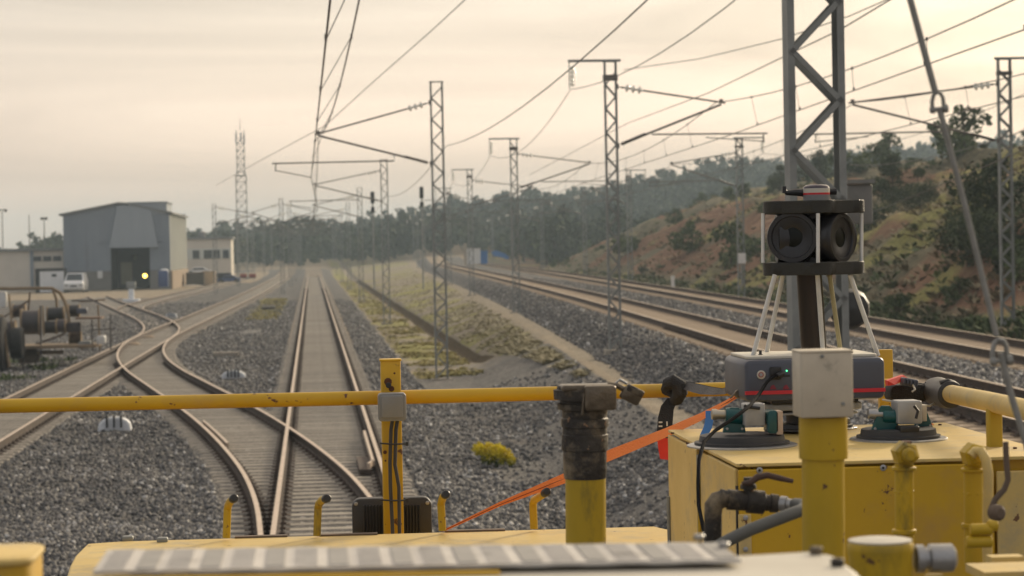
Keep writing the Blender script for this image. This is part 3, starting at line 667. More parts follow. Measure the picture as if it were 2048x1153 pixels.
RC = [(2012, 67, 'lattice mast at the far right edge beyond both main line tracks'), (1480, 116, 'second mast away on the cutting side of the main line'), (1258, 164, 'third mast away on the cutting side of the main line'), (1120, 215, 'fourth faint mast on the cutting side of the main line'), (1040, 270, 'fifth faint mast on the cutting side of the main line'), (1000, 330, 'sixth faint mast on the cutting side of the main line'), (1000, 390, 'last faint mast on the cutting side of the main line')]
feedC = []
for i, (px, y, lb) in enumerate(RC):
    x = float(W(px, 400, y).x) if i < 3 else float(X2(y))+3.2
    zt = 8.8; r = mast((x, y, gz(x, y)-.02), zt, .40 if i == 0 else .36, .16, .05, lb, .335, i < 2)
    tx_ = float(X2(y))-.35; cantilever(r, x-.19, y, -1, tx_, 7.62, 8.1, 6.45, 6.75, 6.62, float(X2(y))+.1, 1.2, i < 2)
    b = MB(); b.bar((x-.28, y, zt+.03), (x+1.25, y, zt+.03), .06, .07); b.tube([(x+1.2, y, zt), (x+1.2, y, zt-.74)], .015, 6); b.build('feeder_arm', m_galv, r, smooth=False)
    b = MB(); insulator(b, (x+1.14, y, zt-.12), (x+1.14, y, zt-.68), 5, .075, .03); b.build('insulator', m_ins, r)
    b = MB(); b.box((x, y, zt-.4), (.42, .22, .10)); b.build('bracket_box', m_tube, r, smooth=False)
    feedC.append(Vector((x+1.17, y, zt-.76)))
for i, (y, x) in enumerate(((215, -2.6), (262, -2.3), (312, -2.1), (362, -1.9), (412, -1.8))):
    r = mast((x, y, -.45), 8.4, .38, .16, .055, ['nearest', 'second', 'third', 'fourth', 'last'][i]+' slim mast between the middle and left-hand tracks far ahead', .335, False)
    cantilever(r, x-.19, y, -1, float(XL(y))+.1, 7.2, 7.9, 6.3, 6.4, 5.93, float(XL(y)), .9, False)
    cantilever(r, x+.19, y, 1, .35, 7.2, 7.9, 6.3, 6.4, 5.93, .3, .9, False)
for i, (y, x) in enumerate(((225, -9.0), (275, -8.4), (325, -7.9), (375, -7.4), (425, -7.0))):
    r = mast((x, y, -.45), 8.2, .38, .16, .055, ['nearest', 'second', 'third', 'fourth', 'last'][i]+' slim mast left of the left-hand track far ahead', .335, False)
    cantilever(r, x+.19, y, 1, float(XL(y))-.1, 7.2, 7.9, 6.3, 6.4, 5.93, float(XL(y)), .9, False)
catline('overhead line above the nearer main line track', '', lambda y: float(X1(y))+.2, [20, 66, 113, 157, 205, 255, 310], 7.62, 6.64, .2, None, .55)
catline('overhead line above the farther main line track', '', lambda y: float(X2(y))-.25, [21, 67, 116, 164, 215, 270], 7.62, 6.64, .2, None, .55)
def chain(pts, sag, n=12):
    o = []
    for p, q in zip(pts[:-1], pts[1:]): o += sagline(p, q, sag, n)[:-1]
    return o+[Vector(pts[-1])]
wire('feeder_wire', 'thin wire slung from arm to arm left of the main line masts', chain([Vector((float(feedB[0].x)-1.0, 18, 8.3))]+feedB, .75), .011)
wire('feeder_wire', 'thin wire slung along the arms of the cutting side masts', chain([Vector((float(feedC[0].x)-.5, 18, 8.3))]+feedC, .75), .010)
wire('return_wire', 'sagging wire clamped to the side of the tall bracketed mast', chain([W(1700, -400, 17.4), W(893, 292, 74), Vector((4.18, 131, 6.6)), Vector((4.18, 190, 6.6)), Vector((4.18, 250, 6.6))], .5), .011)
wire('stay_wire', 'slanting wire running down from the upper left to the bracket tip', chain([W(1000, -75, 40), W(930, 0, 46), W(865, 60, 52), W(740, 170, 63), W(650, 252, 72), W(520, 322, 105), W(430, 372, 170)], .0, 3), .011)
wire('cross_wire', 'wire rising right from behind the armed mast towards the top right corner', chain([W(1830, -30, 30), W(1680, 60, 36), W(1565, 115, 43), W(1420, 185, 56), W(1255, 247, 80), W(1060, 350, 120)], .0, 3), .011)
wire('cross_wire', 'faint wire between the armed mast and the huge near mast', chain([W(1830, -25, 36), W(1700, 32, 40), W(1565, 78, 46), W(1400, 118, 54), W(1247, 140, 65.8)], .0, 3), .010)
for k, (a, b_, y0_, y1_, lb) in enumerate((((2048, 300), (1560, 480), 50, 190, 'pale cable sweeping low across the scrub of the cutting'), ((2048, 262), (1700, 330), 60, 110, 'pale cable above the green scrub at the right edge'))):
    wire('cable', lb, sagline(W(a[0], a[1], y0_), W(b_[0], b_[1], y1_), .3), .014)

# ------------------------------------------------------------------ foliage
def leaves(n, centers, radii, size, flat=.8, seed=1):
    """leaf-sized quads spread through clump volumes"""
    g = np.random.default_rng(seed); k = len(centers); c = np.array(centers, float); r = np.array(radii, float)
    wt = r**2; idx = g.choice(k, n, p=wt/wt.sum()); d = g.normal(size=(n, 3)); d /= np.linalg.norm(d, axis=1)[:, None]
    rad = g.uniform(.45, 1.0, n)**.6*(1+.22*g.normal(size=n)*.6)
    P = c[idx]+d*(r[idx]*rad)[:, None]*np.array([1, 1, flat])
    a = g.normal(size=(n, 3)); a /= np.linalg.norm(a, axis=1)[:, None]; b = np.cross(a, g.normal(size=(n, 3))); b /= np.linalg.norm(b, axis=1)[:, None]
    s1 = (size*g.uniform(.6, 1.5, n))[:, None]; s2 = s1*g.uniform(.45, .8, (n, 1))
    V = np.stack([P-a*s1, P-b*s2, P+a*s1, P+b*s2], 1).reshape(-1, 3)
    Fc = np.arange(n*4).reshape(n, 4)
    tone = np.repeat(np.clip(.45+.35*(g.random(k)[idx]-.5)*2+.25*g.normal(size=n)*.7, 0, 1), 4)
    return V, Fc, tone
def tree_proto(name, label, h, cw, nclump, nleaf, size, mt, seed, kind='pine', low=.35):
    g = np.random.default_rng(seed); r = thing(name, label, 'tree', (0, 0, 0), None)
    cs, rs = [], []
    for i in range(nclump):
        t = g.random(); z = h*(low+(1-low)*t*.93); pr = (math.sin(math.pi*min(1, .12+t*.95))**.6) if kind == 'pine' else math.sin(math.pi*(.15+.8*t))
        an = g.uniform(0, 6.28); rr = cw*.5*pr*math.sqrt(g.random())*.9
        cs.append((math.cos(an)*rr, math.sin(an)*rr, z)); rs.append(cw*g.uniform(.13, .26)*(1.1-.45*t))
    V, Fc, T = leaves(nleaf, cs, rs, size, .8, seed)
    rawmesh('crown', V, Fc, mt, T, None, r)
    b = MB(); lean = g.uniform(-.04, .04, 2)*h
    b.tube([(0, 0, -.6), (lean[0]*.3, lean[1]*.3, h*.3), (lean[0], lean[1], h*.88)], [h*.028, h*.021, h*.006], 7)
    for c in cs[:max(3, nclump//4)]:
        z0 = max(h*.2, c[2]-h*.15); b.tube([(lean[0]*.4, lean[1]*.4, z0), (c[0]*.6, c[1]*.6, (z0+c[2])/2+.02*h), c], [h*.010, h*.007, h*.003], 5)
    b.build('trunk', m_bark, r); return r
used = {}
def place_tree(proto, p, s, rz, label, group):
    if proto.name not in used:
        used[proto.name] = 1; o = proto; o.location = p; o.rotation_euler = (0, 0, rz); o.scale = (s, s, s); o['label'] = label
    else: o = dup(proto, p, rz, label, (s, s, s))
    o['group'] = group; return o
# far wood: individual trees nearest, the rest one mass
pf = [tree_proto('pine_tree', 'x', 7, 5.2, 16, 620, .34, m_fol, 11+i, 'pine', .22) for i in range(4)] + [tree_proto('oak_tree', 'x', 5.5, 6.4, 16, 620, .34, m_fol2 if i else m_fol, 31+i, 'round', .12) for i in range(2)]
cand = []
g = np.random.default_rng(5)
for _ in range(9000):
    y = g.uniform(330, 760); x = g.uniform(-130, 190)
    if x < -10 and y < 430: continue
    if -16 < x < float(X2(min(y, 520)))+5 and y < 430+g.uniform(0, 25): continue
    if y < 400 and x < 34: continue
    if x/y > .30 or x/y < -.17: continue
    cand.append((x, y))
cand.sort(key=lambda c: c[1]); sel = []; cell = {}
for x, y in cand:
    k = (int(x/4.6), int(y/5.5))
    if k in cell: continue
    cell[k] = 1; sel.append((x, y))
wood_lab = 'dark tree among the wood on the hills behind the tracks'
ind = sel[:250]; rest = sel[250:]
for i, (x, y) in enumerate(ind):
    pr = pf[g.integers(0, 6)]; place_tree(pr, (x, y, gz(x, y)), float(np.interp(x, [-90, -62, -48, -15], [.42, .58, .78, .90]))*g.uniform(.55, 1.0)*(.75+.8*float(vnoise(x, y, 18, 3))), g.uniform(0, 6.28), wood_lab, 'trees of the wood behind the tracks')
Vs, Fs, Ts = [], [], []; off = 0
protoV = []
for i in range(5):
    gg = np.random.default_rng(90+i); cs = []; rs = []
    for k in range(12):
        t = gg.random(); an = gg.uniform(0, 6.28); rr = 2.5*math.sin(math.pi*(.15+.8*t))**.7*math.sqrt(gg.random()); cs.append((math.cos(an)*rr, math.sin(an)*rr, 1.2+5.6*t)); rs.append(gg.uniform(.7, 1.4)*(1.15-.5*t))
    protoV.append(leaves(170, cs, rs, .52, .8, 200+i))
R_ = np.array(rest)
ex = []
for _ in range(900):
    y = g.uniform(620, 900); x = g.uniform(-150, 240); ex.append((x, y))
R_ = np.vstack([R_, np.array(ex)]); Zr = groundh(R_[:, 0], R_[:, 1])
for i, (x, y) in enumerate(R_):
    V, Fc, T = protoV[i % 5]; s_ = float(np.interp(x, [-120, -75, -55, -15], [.38, .55, .76, .88]))*g.uniform(.55, 1.05)*(.75+.8*float(vnoise(x, y, 18, 3)))*(1.15 if y > 600 else 1)
    Vs.append(V*s_+np.array([x, y, Zr[i]-.2])); Fs.append(Fc+off); Ts.append(np.clip(T+g.uniform(-.25, .2), 0, 1)); off += len(V)
tag(rawmesh('distant_wood', np.vstack(Vs), np.vstack(Fs), m_fol, np.concatenate(Ts), 'stuff'), 'dark wood covering the far hills')

# cutting: shrubs, scrub, trees on the crest
psh = [tree_proto('shrub', 'x', 1.7, 2.3, 12, 1100, .085, m_fol2, 51+i, 'round', .10) for i in range(3)]
psd = [tree_proto('shrub', 'x', 1.5, 2.4, 12, 900, .085, m_fol, 61+i, 'round', .08) for i in range(2)]
pns = [tree_proto('pine_tree', 'x', 6.0, 5.0, 24, 4800, .10, m_fol, 71+i, 'pine', .22) for i in range(2)]
def hit(px, py):                             # where the sight line meets the cutting
    y = 45.0
    while y < 360:
        p = W(px, py, y)
        if p.z <= gz(p.x, p.y): return p
        y += .6
    return None
def name_spot(px, py): return None
hero = [(1385, 500, 1.15, 0, 'round green bush standing alone low on the red cutting'), (1462, 535, 1.5, 0, 'upright bright green bush behind the small white sign'), (1150, 470, 2.2, 3, 'dark bush cluster at the far low end of the cutting'), (1200, 455, 2.0, 0, 'green bush above the far end of the red soil'), (1120, 495, 1.8, 3, 'dark bush where the far end of the cutting meets the wood'), (1400, 395, 2.6, 0, 'broad light green bush at the top of the red soil'), (1440, 375, 2.3, 1, 'light green bush right of the broad one on top of the red soil'), (1340, 415, 2.4, 3, 'dark bush left of the broad one on top of the red soil'), (1290, 430, 2.2, 1, 'low green bush on the far crest left of the dark one'), (1500, 350, 2.4, 3, 'dark crest bush left of the huge near mast'), (1800, 615, 1.0, 1, 'grey-green bush at the track edge right of the scanner'), (1920, 600, 1.1, 0, 'green bush near the track left of the right edge mast'), (1700, 350, 2.0, 1, 'green shrub in front of the crest pines'), (1780, 330, 2.2, 0, 'green shrub at the foot of the crest pines'), (1850, 320, 1.8, 3, 'dark shrub right of the crest pines'), (1930, 310, 2.4, 0, 'green shrub below the big pine at the right edge'), (2030, 560, 1.8, 0, 'bush at the right edge beside the last mast'), (1550, 540, .9, 0, 'small bush left of the scanner legs on the cutting foot'), (1250, 510, 1.2, 1, 'small bush beside the armed mast at the cutting foot')]
allp = psh+psd
for px, py, s_, k, lb in hero:
    p = hit(px, py)
    if p is None: continue
    p.z = gz(p.x, p.y)-.25; place_tree(allp[k], p, s_*(.55 if px > 1690 else .9)*min(1.3, p.y/110+.2), g.uniform(0, 6), lb, 'bushes on the cutting')['category'] = 'bush'
for i in range(90):
    y = g.uniform(60, 330)**1.0; x = float(X2(y))+g.uniform(4.6, 30); k = g.integers(0, 5)
    if y > 235: x = float(X2(y))+g.uniform(4.5, 45)
    top = x-float(X2(y)) > 14
    if top and y < 150: continue
    o = place_tree(allp[k], (x, y, gz(x, y)-.15), g.uniform(.35, .75)*(1.25 if top else .7)*(1+.5*(y > 200)), g.uniform(0, 6), ('pale green' if k < 3 else 'dark green')+(' bush on the cutting crest' if top else ' small bush on the cutting face')+(' near the right picture edge' if y < 110 else ' around the scanner head' if y < 160 else ' left of the huge near mast' if y < 235 else ' at the hazy far end'), 'bushes scattered over the crest' if top else 'bushes scattered over the cutting face'); o['category'] = 'bush'
for px, py, yy, s_, k, lb in ((1735, 300, 118, .45, 0, 'left pine of the clump on the crest right of the huge mast'), (1785, 300, 122, .46, 1, 'middle pine of the clump on the crest right of the huge mast'), (1838, 305, 116, .38, 0, 'right pine of the clump on the crest right of the huge mast'), (1990, 300, 80, .74, 1, 'big pine standing behind the mast at the right edge'), (1935, 320, 84, .52, 0, 'small pine left of the big pine at the right edge'), (1640, 330, 190, .5, 1, 'pine on the crest seen just right of the huge near mast'), (1560, 335, 200, .45, 0, 'pine on the crest seen just left of the huge near mast')):
    p = W(px, py, yy); p.z = gz(p.x, p.y)-.3
    place_tree(pns[k], p, s_*1.05, g.uniform(0, 6), lb, 'pines on the crest')
for q in psh+psd+pns+pf:
    if q.name not in used:
        for c in list(q.children): bpy.data.objects.remove(c)
        bpy.data.objects.remove(q)
# dry scrub and grass tufts, nobody could count them
def tufts(name, label, n, sampler, size, mt, hgt, blades=7, seed=3):
    gg = np.random.default_rng(seed); P = sampler(gg, n); n = len(P); Z = groundh(P[:, 0], P[:, 1])
    b = np.repeat(np.stack([P[:, 0], P[:, 1], Z], 1), blades, 0); m = len(b)
    an = gg.uniform(0, 6.28, m); sz = size*gg.uniform(.5, 1.4, m)*np.repeat(gg.uniform(.6, 1.5, n), blades); hh = hgt*gg.uniform(.4, 1.3, m)*np.repeat(gg.uniform(.5, 1.5, n), blades)
    dx = np.cos(an); dy = np.sin(an); base = b+np.stack([dx*sz*.35, dy*sz*.35, np.zeros(m)-.03], 1)
    tip = base+np.stack([dx*sz, dy*sz, hh], 1); w_ = np.stack([-dy, dx, np.zeros(m)], 1)*(sz*.30)[:, None]
    mid = (base+tip)/2+np.stack([np.zeros(m), np.zeros(m), hh*.18], 1)
    V = np.stack([base, mid-w_, tip, mid+w_], 1).reshape(-1, 3)
    tone = np.repeat(np.clip(np.repeat(gg.random(n), blades)*.7+gg.random(m)*.4-.05, 0, 1), 4)
    tag(rawmesh(name, V, np.arange(m*4).reshape(m, 4), mt, tone, 'stuff'), label)
def s_cut(gg, n):
    y = 1/(1/48-gg.random(n)*(1/48-1/330)); x = X2(y)+gg.uniform(3.0, 26, n); return np.stack([x, y], 1)[fbm(x, y, 6, 77) > .42]
tufts('dry_scrub', 'dry brown scrub covering the cutting', 9000, s_cut, .24, m_fol3, .20)
def s_cut2(gg, n):
    y = 1/(1/48-gg.random(n)*(1/48-1/330)); x = X2(y)+gg.uniform(3.0, 30, n); return np.stack([x, y], 1)[fbm(x, y, 5, 79) > .56]
tufts('green_scrub', 'green scrub patches on the cutting', 4500, s_cut2, .26, m_fol2, .24, seed=8)
def s_verge(gg, n):
    y = 1/(1/75-gg.random(n)*(1/75-1/330)); x = gg.uniform(3.4, 5.5, n); return np.stack([x, y], 1)[fbm(x, y, 2, 78) > .46]
tufts('verge_grass', 'yellow-green grass along the ditch', 5000, s_verge, .11, m_grassy, .08, 6, 4)
def s_bank(gg, n):
    y = 1/(1/58-gg.random(n)*(1/58-1/330)); x = 6.7+gg.random(n)*(X1(y)-4.1-6.7); return np.stack([x, y], 1)[fbm(x, y, 2.5, 80) > .40]
tufts('bank_grass', 'dry grass on the bank below the main line', 6000, s_bank, .12, m_bankg, .07, 6, 5)
def s_isl(gg, n):
    y = gg.uniform(138, 198, n); x = gg.uniform(-3.8, -2.1, n); return np.stack([x, y], 1)[fbm(x, y, 2, 82) > .42]
tufts('island_grass', 'yellow-green grass patch between the two tracks', 2600, s_isl, .12, m_grassy, .07, 6, 6)
def s_foot(gg, n):
    y = 1/(1/45-gg.random(n)*(1/45-1/250)); x = X2(y)+gg.uniform(2.5, 4.6, n); return np.stack([x, y], 1)
tufts('trackside_weeds', 'low weeds along the foot of the cutting', 5000, s_foot, .16, m_fol2, .17, 6, 7)
# yellow flowering plant
p = WZ(988, 930, -.3); p.z = gz(p.x, p.y)-.02
r = thing('broom_plant', 'bright yellow flowering clump alone on the grey ballast', 'plant', p)
cs = [(dx, dy, dz) for dx, dy, dz in ((-.26, 0, .36), (-.10, .05, .36), (.06, -.05, .33), (.2, .04, .26), (.31, 0, .14), (-.12, .0, .18), (.08, 0, .15))]
V, Fc, T = leaves(2600, cs, [.13, .13, .14, .13, .10, .12, .12], .022, .9, 5)
og = np.array(p); rawmesh('leaf', V+og-np.array([0, 0, .0]), Fc, m_flow, np.clip((V[:, 2]-.07)*3.4+np.random.default_rng(1).normal(size=len(V))*.12, 0, 1), 'stuff', r, og) if False else None
m_ = rawmesh('flower', V, Fc, m_flow, np.clip((V[:, 2]-.12)*4.2+np.repeat(np.random.default_rng(1).normal(size=len(V)//4)*.2, 4)+V[:, 0]*.9, 0, 1)); m_.parent = r; m_['kind'] = 'stuff'
b = MB()
for i in range(9): a = i*.7; b.tube([(0, 0, -.1), (math.cos(a)*.1, math.sin(a)*.05, .1), (math.cos(a)*.25, math.sin(a)*.1, .2)], .006, 4)
o = b.build('stem', m_fol2, None, (0, 0, 0)); o.parent = r; o['kind'] = 'stuff'

# ------------------------------------------------------------------ yard: buildings and clutter
Zg = -.25
def quadwall(b, xa, xb, y, z0, z1): b.add([(xa, y, z0), (xb, y, z0), (xb, y, z1), (xa, y, z1)], [(0, 1, 2, 3)])
YS = 262.0
def wx(px, y=YS): return float(W(px, 540, y).x)
def wz(px, py, y=YS): return float(W(px, py, y).z)
sh = thing('engine_shed', 'big grey sheet-metal shed with a dark doorway and a yellow lamp', 'shed', (wx(230), YS, Zg))
xL, xR = wx(128), wx(341); zl, zr = wz(128, 432), wz(341, 410); yb = YS+34
dL, dR, dz = wx(222), wx(300), wz(260, 496)
xt0, xt1, zt = wx(262), wx(336), wz(300, 403)
b = MB()
def zroof(x): 
    return float(np.interp(x, [xL, wx(240), wx(258), xR], [zl, wz(240, 409), wz(258, 410), wz(341, 428)]))
# front wall around the door, thickness .3
xk = wx(249)
for xa, xb, z0 in ((xL, dL, Zg-1), (dL, xk, dz), (xk, dR, dz), (dR, xR, Zg-1)):
    b.loft([[Vector((xa, YS+q, z0)), Vector((xb, YS+q, z0)), Vector((xb, YS+q, zroof(xb))), Vector((xa, YS+q, zroof(xa)))] for q in (0, .3)])
b.build('front_wall', m_shed, sh, smooth=False)
b = MB()
n = 52
for i in range(n):
    x = xL+(xR-xL)*(i+.5)/n
    z0 = dz if dL-.05 < x < dR+.05 else 1.6
    b.box((x, YS-.02, (z0+zroof(x)-.1)/2), (.07, .04, zroof(x)-.1-z0))
tag(b.build('sheet_rib', m_shed, sh, smooth=False), kind='stuff')
b = MB(); b.box(((dR+xR)/2, YS-.06, .8), (xR-dR, .10, 2.1)); b.box(((xL+dL)/2, YS-.06, .8), (dL-xL, .10, 2.1)); b.build('plinth', mat('plinth_grey', (.20, .195, .18), (.16, .155, .145), 1, .8), sh, smooth=False)
b = MB(); b.box((xR+.15-.3, (YS+.3+yb)/2, (1.75+zroof(xR))/2), (.3, yb-YS-.3, zroof(xR)-1.75)); 
for i in range(26): b.box((xR+.03, YS+.8+i*(yb-YS-1)/25, (1.75+zroof(xR))/2), (.08, .22, zroof(xR)-1.8))
b.build('side_wall', m_shed2, sh, smooth=False)
b = MB(); b.box((xR+.02, (YS+yb)/2, .6), (.36, yb-YS, 2.25)); b.build('side_plinth', m_brick, sh, smooth=False)
b = MB(); b.box((xL+.15, (YS+yb)/2+.2, (zl-1)/2), (.3, yb-YS-.4, zl+.9)); b.box(((xL+xR)/2, yb, zl/2), (xR-xL, .3, zl+1)); b.build('rear_wall', m_shed, sh, smooth=False)
b = MB(); b.loft([[Vector((xL-.4, q, zl-.02)), Vector((wx(240), q, zroof(wx(240))+.02)), Vector((wx(258), q, zroof(wx(258))+.02)), Vector((xR+.35, q, zroof(xR)+.0)), Vector((xR+.35, q, zroof(xR)+.2)), Vector((wx(258), q, zroof(wx(258))+.24)), Vector((wx(240), q, zroof(wx(240))+.24)), Vector((xL-.4, q, zl+.2))] for q in (YS-.3, yb+.3)]); b.build('roof', m_roof, sh, smooth=False)
b = MB(); # flared hood above the door and the raised block
b.loft([[Vector((wx(222)-.1, YS-.08, dz+.02)), Vector((wx(318), YS-.08, dz+.02)), Vector((wx(318), YS-.5, dz+.02)), Vector((wx(222)-.1, YS-.5, dz+.02))], [Vector((wx(238), YS-.04, zl+1.0)), Vector((wx(302), YS-.04, zl+1.0)), Vector((wx(302), YS-.2, zl+1.0)), Vector((wx(238), YS-.2, zl+1.0))]])
b.build('door_hood', m_shed3, sh, smooth=False)
b = MB(); b.box(((xt0+xt1)/2, YS+4.75, (zl+zt)/2-.1), (xt1-xt0, 9.7, zt-zl-.2)); b.box(((xt0+xt1)/2, YS+4.75, zt-.13), (xt1-xt0+.3, 9.9, .15)); b.build('raised_block', m_shed3, sh, smooth=False)
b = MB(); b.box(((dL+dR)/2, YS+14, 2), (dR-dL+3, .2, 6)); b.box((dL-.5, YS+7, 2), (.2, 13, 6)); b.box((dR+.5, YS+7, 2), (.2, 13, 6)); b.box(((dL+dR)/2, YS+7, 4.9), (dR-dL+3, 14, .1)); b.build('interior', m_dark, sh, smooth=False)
b = MB(); b.lathe(W(290, 552, YS+1.2), (0, -1, 0), [(0, .05), (.06, .22), (.12, .22), (.18, .12), (.19, 0)], 20); b.build('lamp', m_lampy, sh)
b = MB(); b.box(W(253, 547, YS+2)+Vector((0, 0, 0)), (1.2, .1, 2.4)); b.box(W(270, 515, YS+9), (.35, .1, .5)); b.build('inner_panel', mat('olive_panel', (.10, .09, .05)), sh, smooth=False)
b = MB(); b.box(W(200, 550, YS-.2), (.55, .1, .8)); b.build('wall_box', m_white, sh, bevel=.02)
# low buildings at left
lb_ = thing('low_building', 'long low beige building left of the big shed', 'building', (wx(40), YS+4, Zg))
b = MB(); xa, xb = wx(-40, YS+4), wx(127, YS+4); zt2 = wz(60, 503, YS+4); b.box(((xa+xb)/2, YS+8, (zt2-1)/2), (xb-xa, 8, zt2+1)); b.build('wall', m_wallc, lb_, smooth=False)
b = MB(); b.box(((xa+xb)/2, YS+8, zt2+.15), (xb-xa+.4, 8.6, .3)); b.build('roof', m_roof, lb_, smooth=False)
b = MB(); b.box((wx(64, YS+4), YS+3.95, zt2/2), (.35, .3, zt2)); b.build('downpipe', m_shed, lb_, smooth=False)
for px in (75, 95, 115):
    b = MB(); b.box((wx(px, YS+4), YS+3.97, zt2-.85), (.9, .1, .55)); b.build('window', m_win, lb_, smooth=False)
ga = thing('garage', 'small white garage box with a dark frame beside the van', 'garage', (wx(98, 255), 255, Zg))
b = MB(); b.box((wx(98, 255), 257, 1.0), (wx(126, 255)-wx(70, 255), 3.6, 2.6)); b.build('frame', m_dark, ga, smooth=False)
b = MB(); b.box((wx(101, 254), 255.08, .88), (wx(124, 255)-wx(76, 255), .2, 2.2)); b.build('door', m_vanw, ga, smooth=False)
b = MB(); b.box((wx(106, 254), 254.95, 1.55), (.5, .05, .3)); b.build('window', m_win, ga, smooth=False)
vn = thing('van', 'white van parked nose-on against the big shed', 'van', (wx(148, 252), 252, Zg))
X0 = wx(148, 252); b = MB()
def vring(y, w0, w1, z0, z1, zb): return [Vector((X0-w0, y, z0)), Vector((X0+w0, y, z0)), Vector((X0+w0, y, zb)), Vector((X0+w1, y, z1)), Vector((X0-w1, y, z1)), Vector((X0-w0, y, zb))]
b.loft([vring(251, 1.0, .9, .15, .7, .6), vring(251.2, 1.05, 1.0, .0, .85, .7), vring(252.0, 1.08, 1.0, -.05, 1.0, .8), vring(252.7, 1.08, .82, -.05, 1.72, .95), vring(256, 1.08, .85, -.05, 1.75, .95)]); b.build('body', m_vanw, vn)
b = MB(); b.add([(X0-.85, 252.05, 1.04), (X0+.85, 252.05, 1.04), (X0+.74, 252.6, 1.62), (X0-.74, 252.6, 1.62)], [(0, 1, 2, 3)]); b.add([(X0-.85, 252.0, 1.0), (X0+.85, 252.0, 1.0), (X0+.74, 252.55, 1.66), (X0-.74, 252.55, 1.66)], [(0, 1, 2, 3)]); b.build('windscreen', m_win, vn)
for s_ in (-1, 1):
    b = MB(); b.box((X0+s_*.75, 250.98, .5), (.35, .06, .2)); b.build('headlight', m_alu, vn, bevel=.02)
    for yy in (252.1, 255): b = MB(); b.lathe((X0+s_*.98-.1, yy, .08), (1, 0, 0), [(0, .2), (0, .33), (.2, .33), (.2, .2)], 16); b.build('wheel', m_tyre, vn)
b = MB(); b.box((X0, 250.97, .42), (.7, .04, .16)); b.build('grille', m_dark, vn)
dr_ = thing('portable_toilet', 'blue cabin with a white top right of the shed doorway', 'cabin', (wx(326, 256), 256, Zg))
b = MB(); b.rbox(W(326, 556, 256)+Vector((0, .5, -.1)), (1.0, 1.0, 1.75), .08, .03, 'z'); b.build('cabin_wall', m_navy, dr_)
b = MB(); b.lathe(W(328, 545, 256)+Vector((0, .5, .05)), (0, 0, 1), [(0, .5), (.12, .48), (.3, .25), (.34, 0)], 14); b.build('roof', m_white, dr_)
# office
of = thing('office_building', 'two-storey cream office block right of the big shed', 'building', (wx(418, 310), 310, Zg))
YO = 310; xa, xb = wx(366, YO), wx(463, YO); zo = wz(420, 479, YO)
b = MB(); b.box(((xa+xb)/2, YO+5, zo/2-.5), (xb-xa, 10, zo+1)); b.build('wall', m_wallc, of, smooth=False)
b = MB(); b.box(((xa+xb)/2, YO+5, zo+.14), (xb-xa+.5, 10.5, .28)); b.lathe((wx(402, YO), YO+5, zo+.2), (0, 0, 1), [(0, .5), (.7, .5), (.9, .2)], 10); b.build('roof', m_roof, of, smooth=False)
b = MB(); b.box(((xa+xb)/2, YO-.03, wz(420, 508, YO)), (xb-xa, .06, 1.35)); b.build('window_band', m_shed2, of, smooth=False)
for p0, p1 in ((387, 399), (409, 424), (427, 440), (447, 458)):
    f_ = MB(); x0_, x1_ = wx(p0, YO), wx(p1, YO); zc = wz(420, 509, YO); f_.box(((x0_+x1_)/2, YO-.09, zc), (x1_-x0_+.12, .08, 1.12)); fr_ = f_.build('window', m_roof, of, smooth=False)
    b = MB(); b.box(((x0_+x1_)/2, YO-.14, zc), (x1_-x0_, .06, 1.0)); b.build('pane', m_win, fr_, smooth=False)
b = MB(); b.box(((xa+xb)/2, YO-.05, .35), (xb-xa, .1, 1.2)); b.build('dark_base', m_dark, of, smooth=False)
# tower
tw = thing('telecom_tower', 'tall slim lattice telecom tower above the treeline at left', 'tower', (wx(486, 330), 330, Zg))
YT = 330; xc = wx(486, YT); zt3 = wz(486, 262, YT); zm = wz(486, 352, YT); b = MB()
for a, hw, z0, z1 in ((0, .70, Zg-1, zm), (1, .52, zm, zt3)):
    for sx in (-1, 1):
        for sy in (-1, 1): b.box((xc+sx*hw, YT+sy*hw, (z0+z1)/2), (.09, .09, z1-z0))
b.build('leg', m_galv, tw, smooth=False); b = MB()
z = 0; i = 0
while z < zt3-1:
    hw = .70 if z < zm-.5 else .52; st = hw*1.9
    for sy in (-1, 1):
        b.bar((xc-hw, YT+sy*hw, z), (xc+hw, YT+sy*hw, z+st), .045, .045); b.bar((xc+hw, YT+sy*hw, z), (xc-hw, YT+sy*hw, z+st), .045, .045); b.bar((xc-hw, YT+sy*hw, z), (xc+hw, YT+sy*hw, z), .05, .05)
    z += st
tag(b.build('bracing', m_galv, tw, smooth=False), kind='stuff')
b = MB(); b.lathe((xc, YT, zt3), (0, 0, 1), [(0, .05), (1.7, .02)], 6); b.box((xc, YT, zm), (1.6, 1.6, .12)); b.build('mast_tip', m_galv, tw, smooth=False)
for dx_, dz_ in ((-.55, -1.0), (.55, -1.2), (.1, -.9)):
    b = MB(); b.box((xc+dx_, YT-.6, zt3+dz_), (.2, .15, 1.3)); b.build('antenna', m_shed, tw, bevel=.02)
b = MB(); b.box((xc-.15, YT, 10.5), (.5, .5, 3.0)); 
# light poles
for px, py, lb in ((4, 420, 'tall floodlight pole at the left edge of the picture'), (88, 436, 'slim twin-lamp pole rising behind the low building'), (58, 430, 'plain thin pole behind the low building')):
    y = 275; p = W(px, py, y); r = thing('light_pole', lb, 'pole', (p.x, y, Zg)); b = MB(); b.tube([(p.x, y, Zg), (p.x, y, p.z)], [.09, .05], 8); b.build('pole', m_galv, r)
    if px != 58:
        b = MB(); b.box((p.x, y, p.z), (1.0 if px == 4 else .6, .12, .08)); b.box((p.x+.4*(1 if px == 4 else .6), y, p.z-.1), (.3, .3, .3)); b.box((p.x-.4*(1 if px == 4 else .6), y, p.z-.1), (.3, .3, .3)); b.build('lamp_head', m_insd, r, smooth=False)
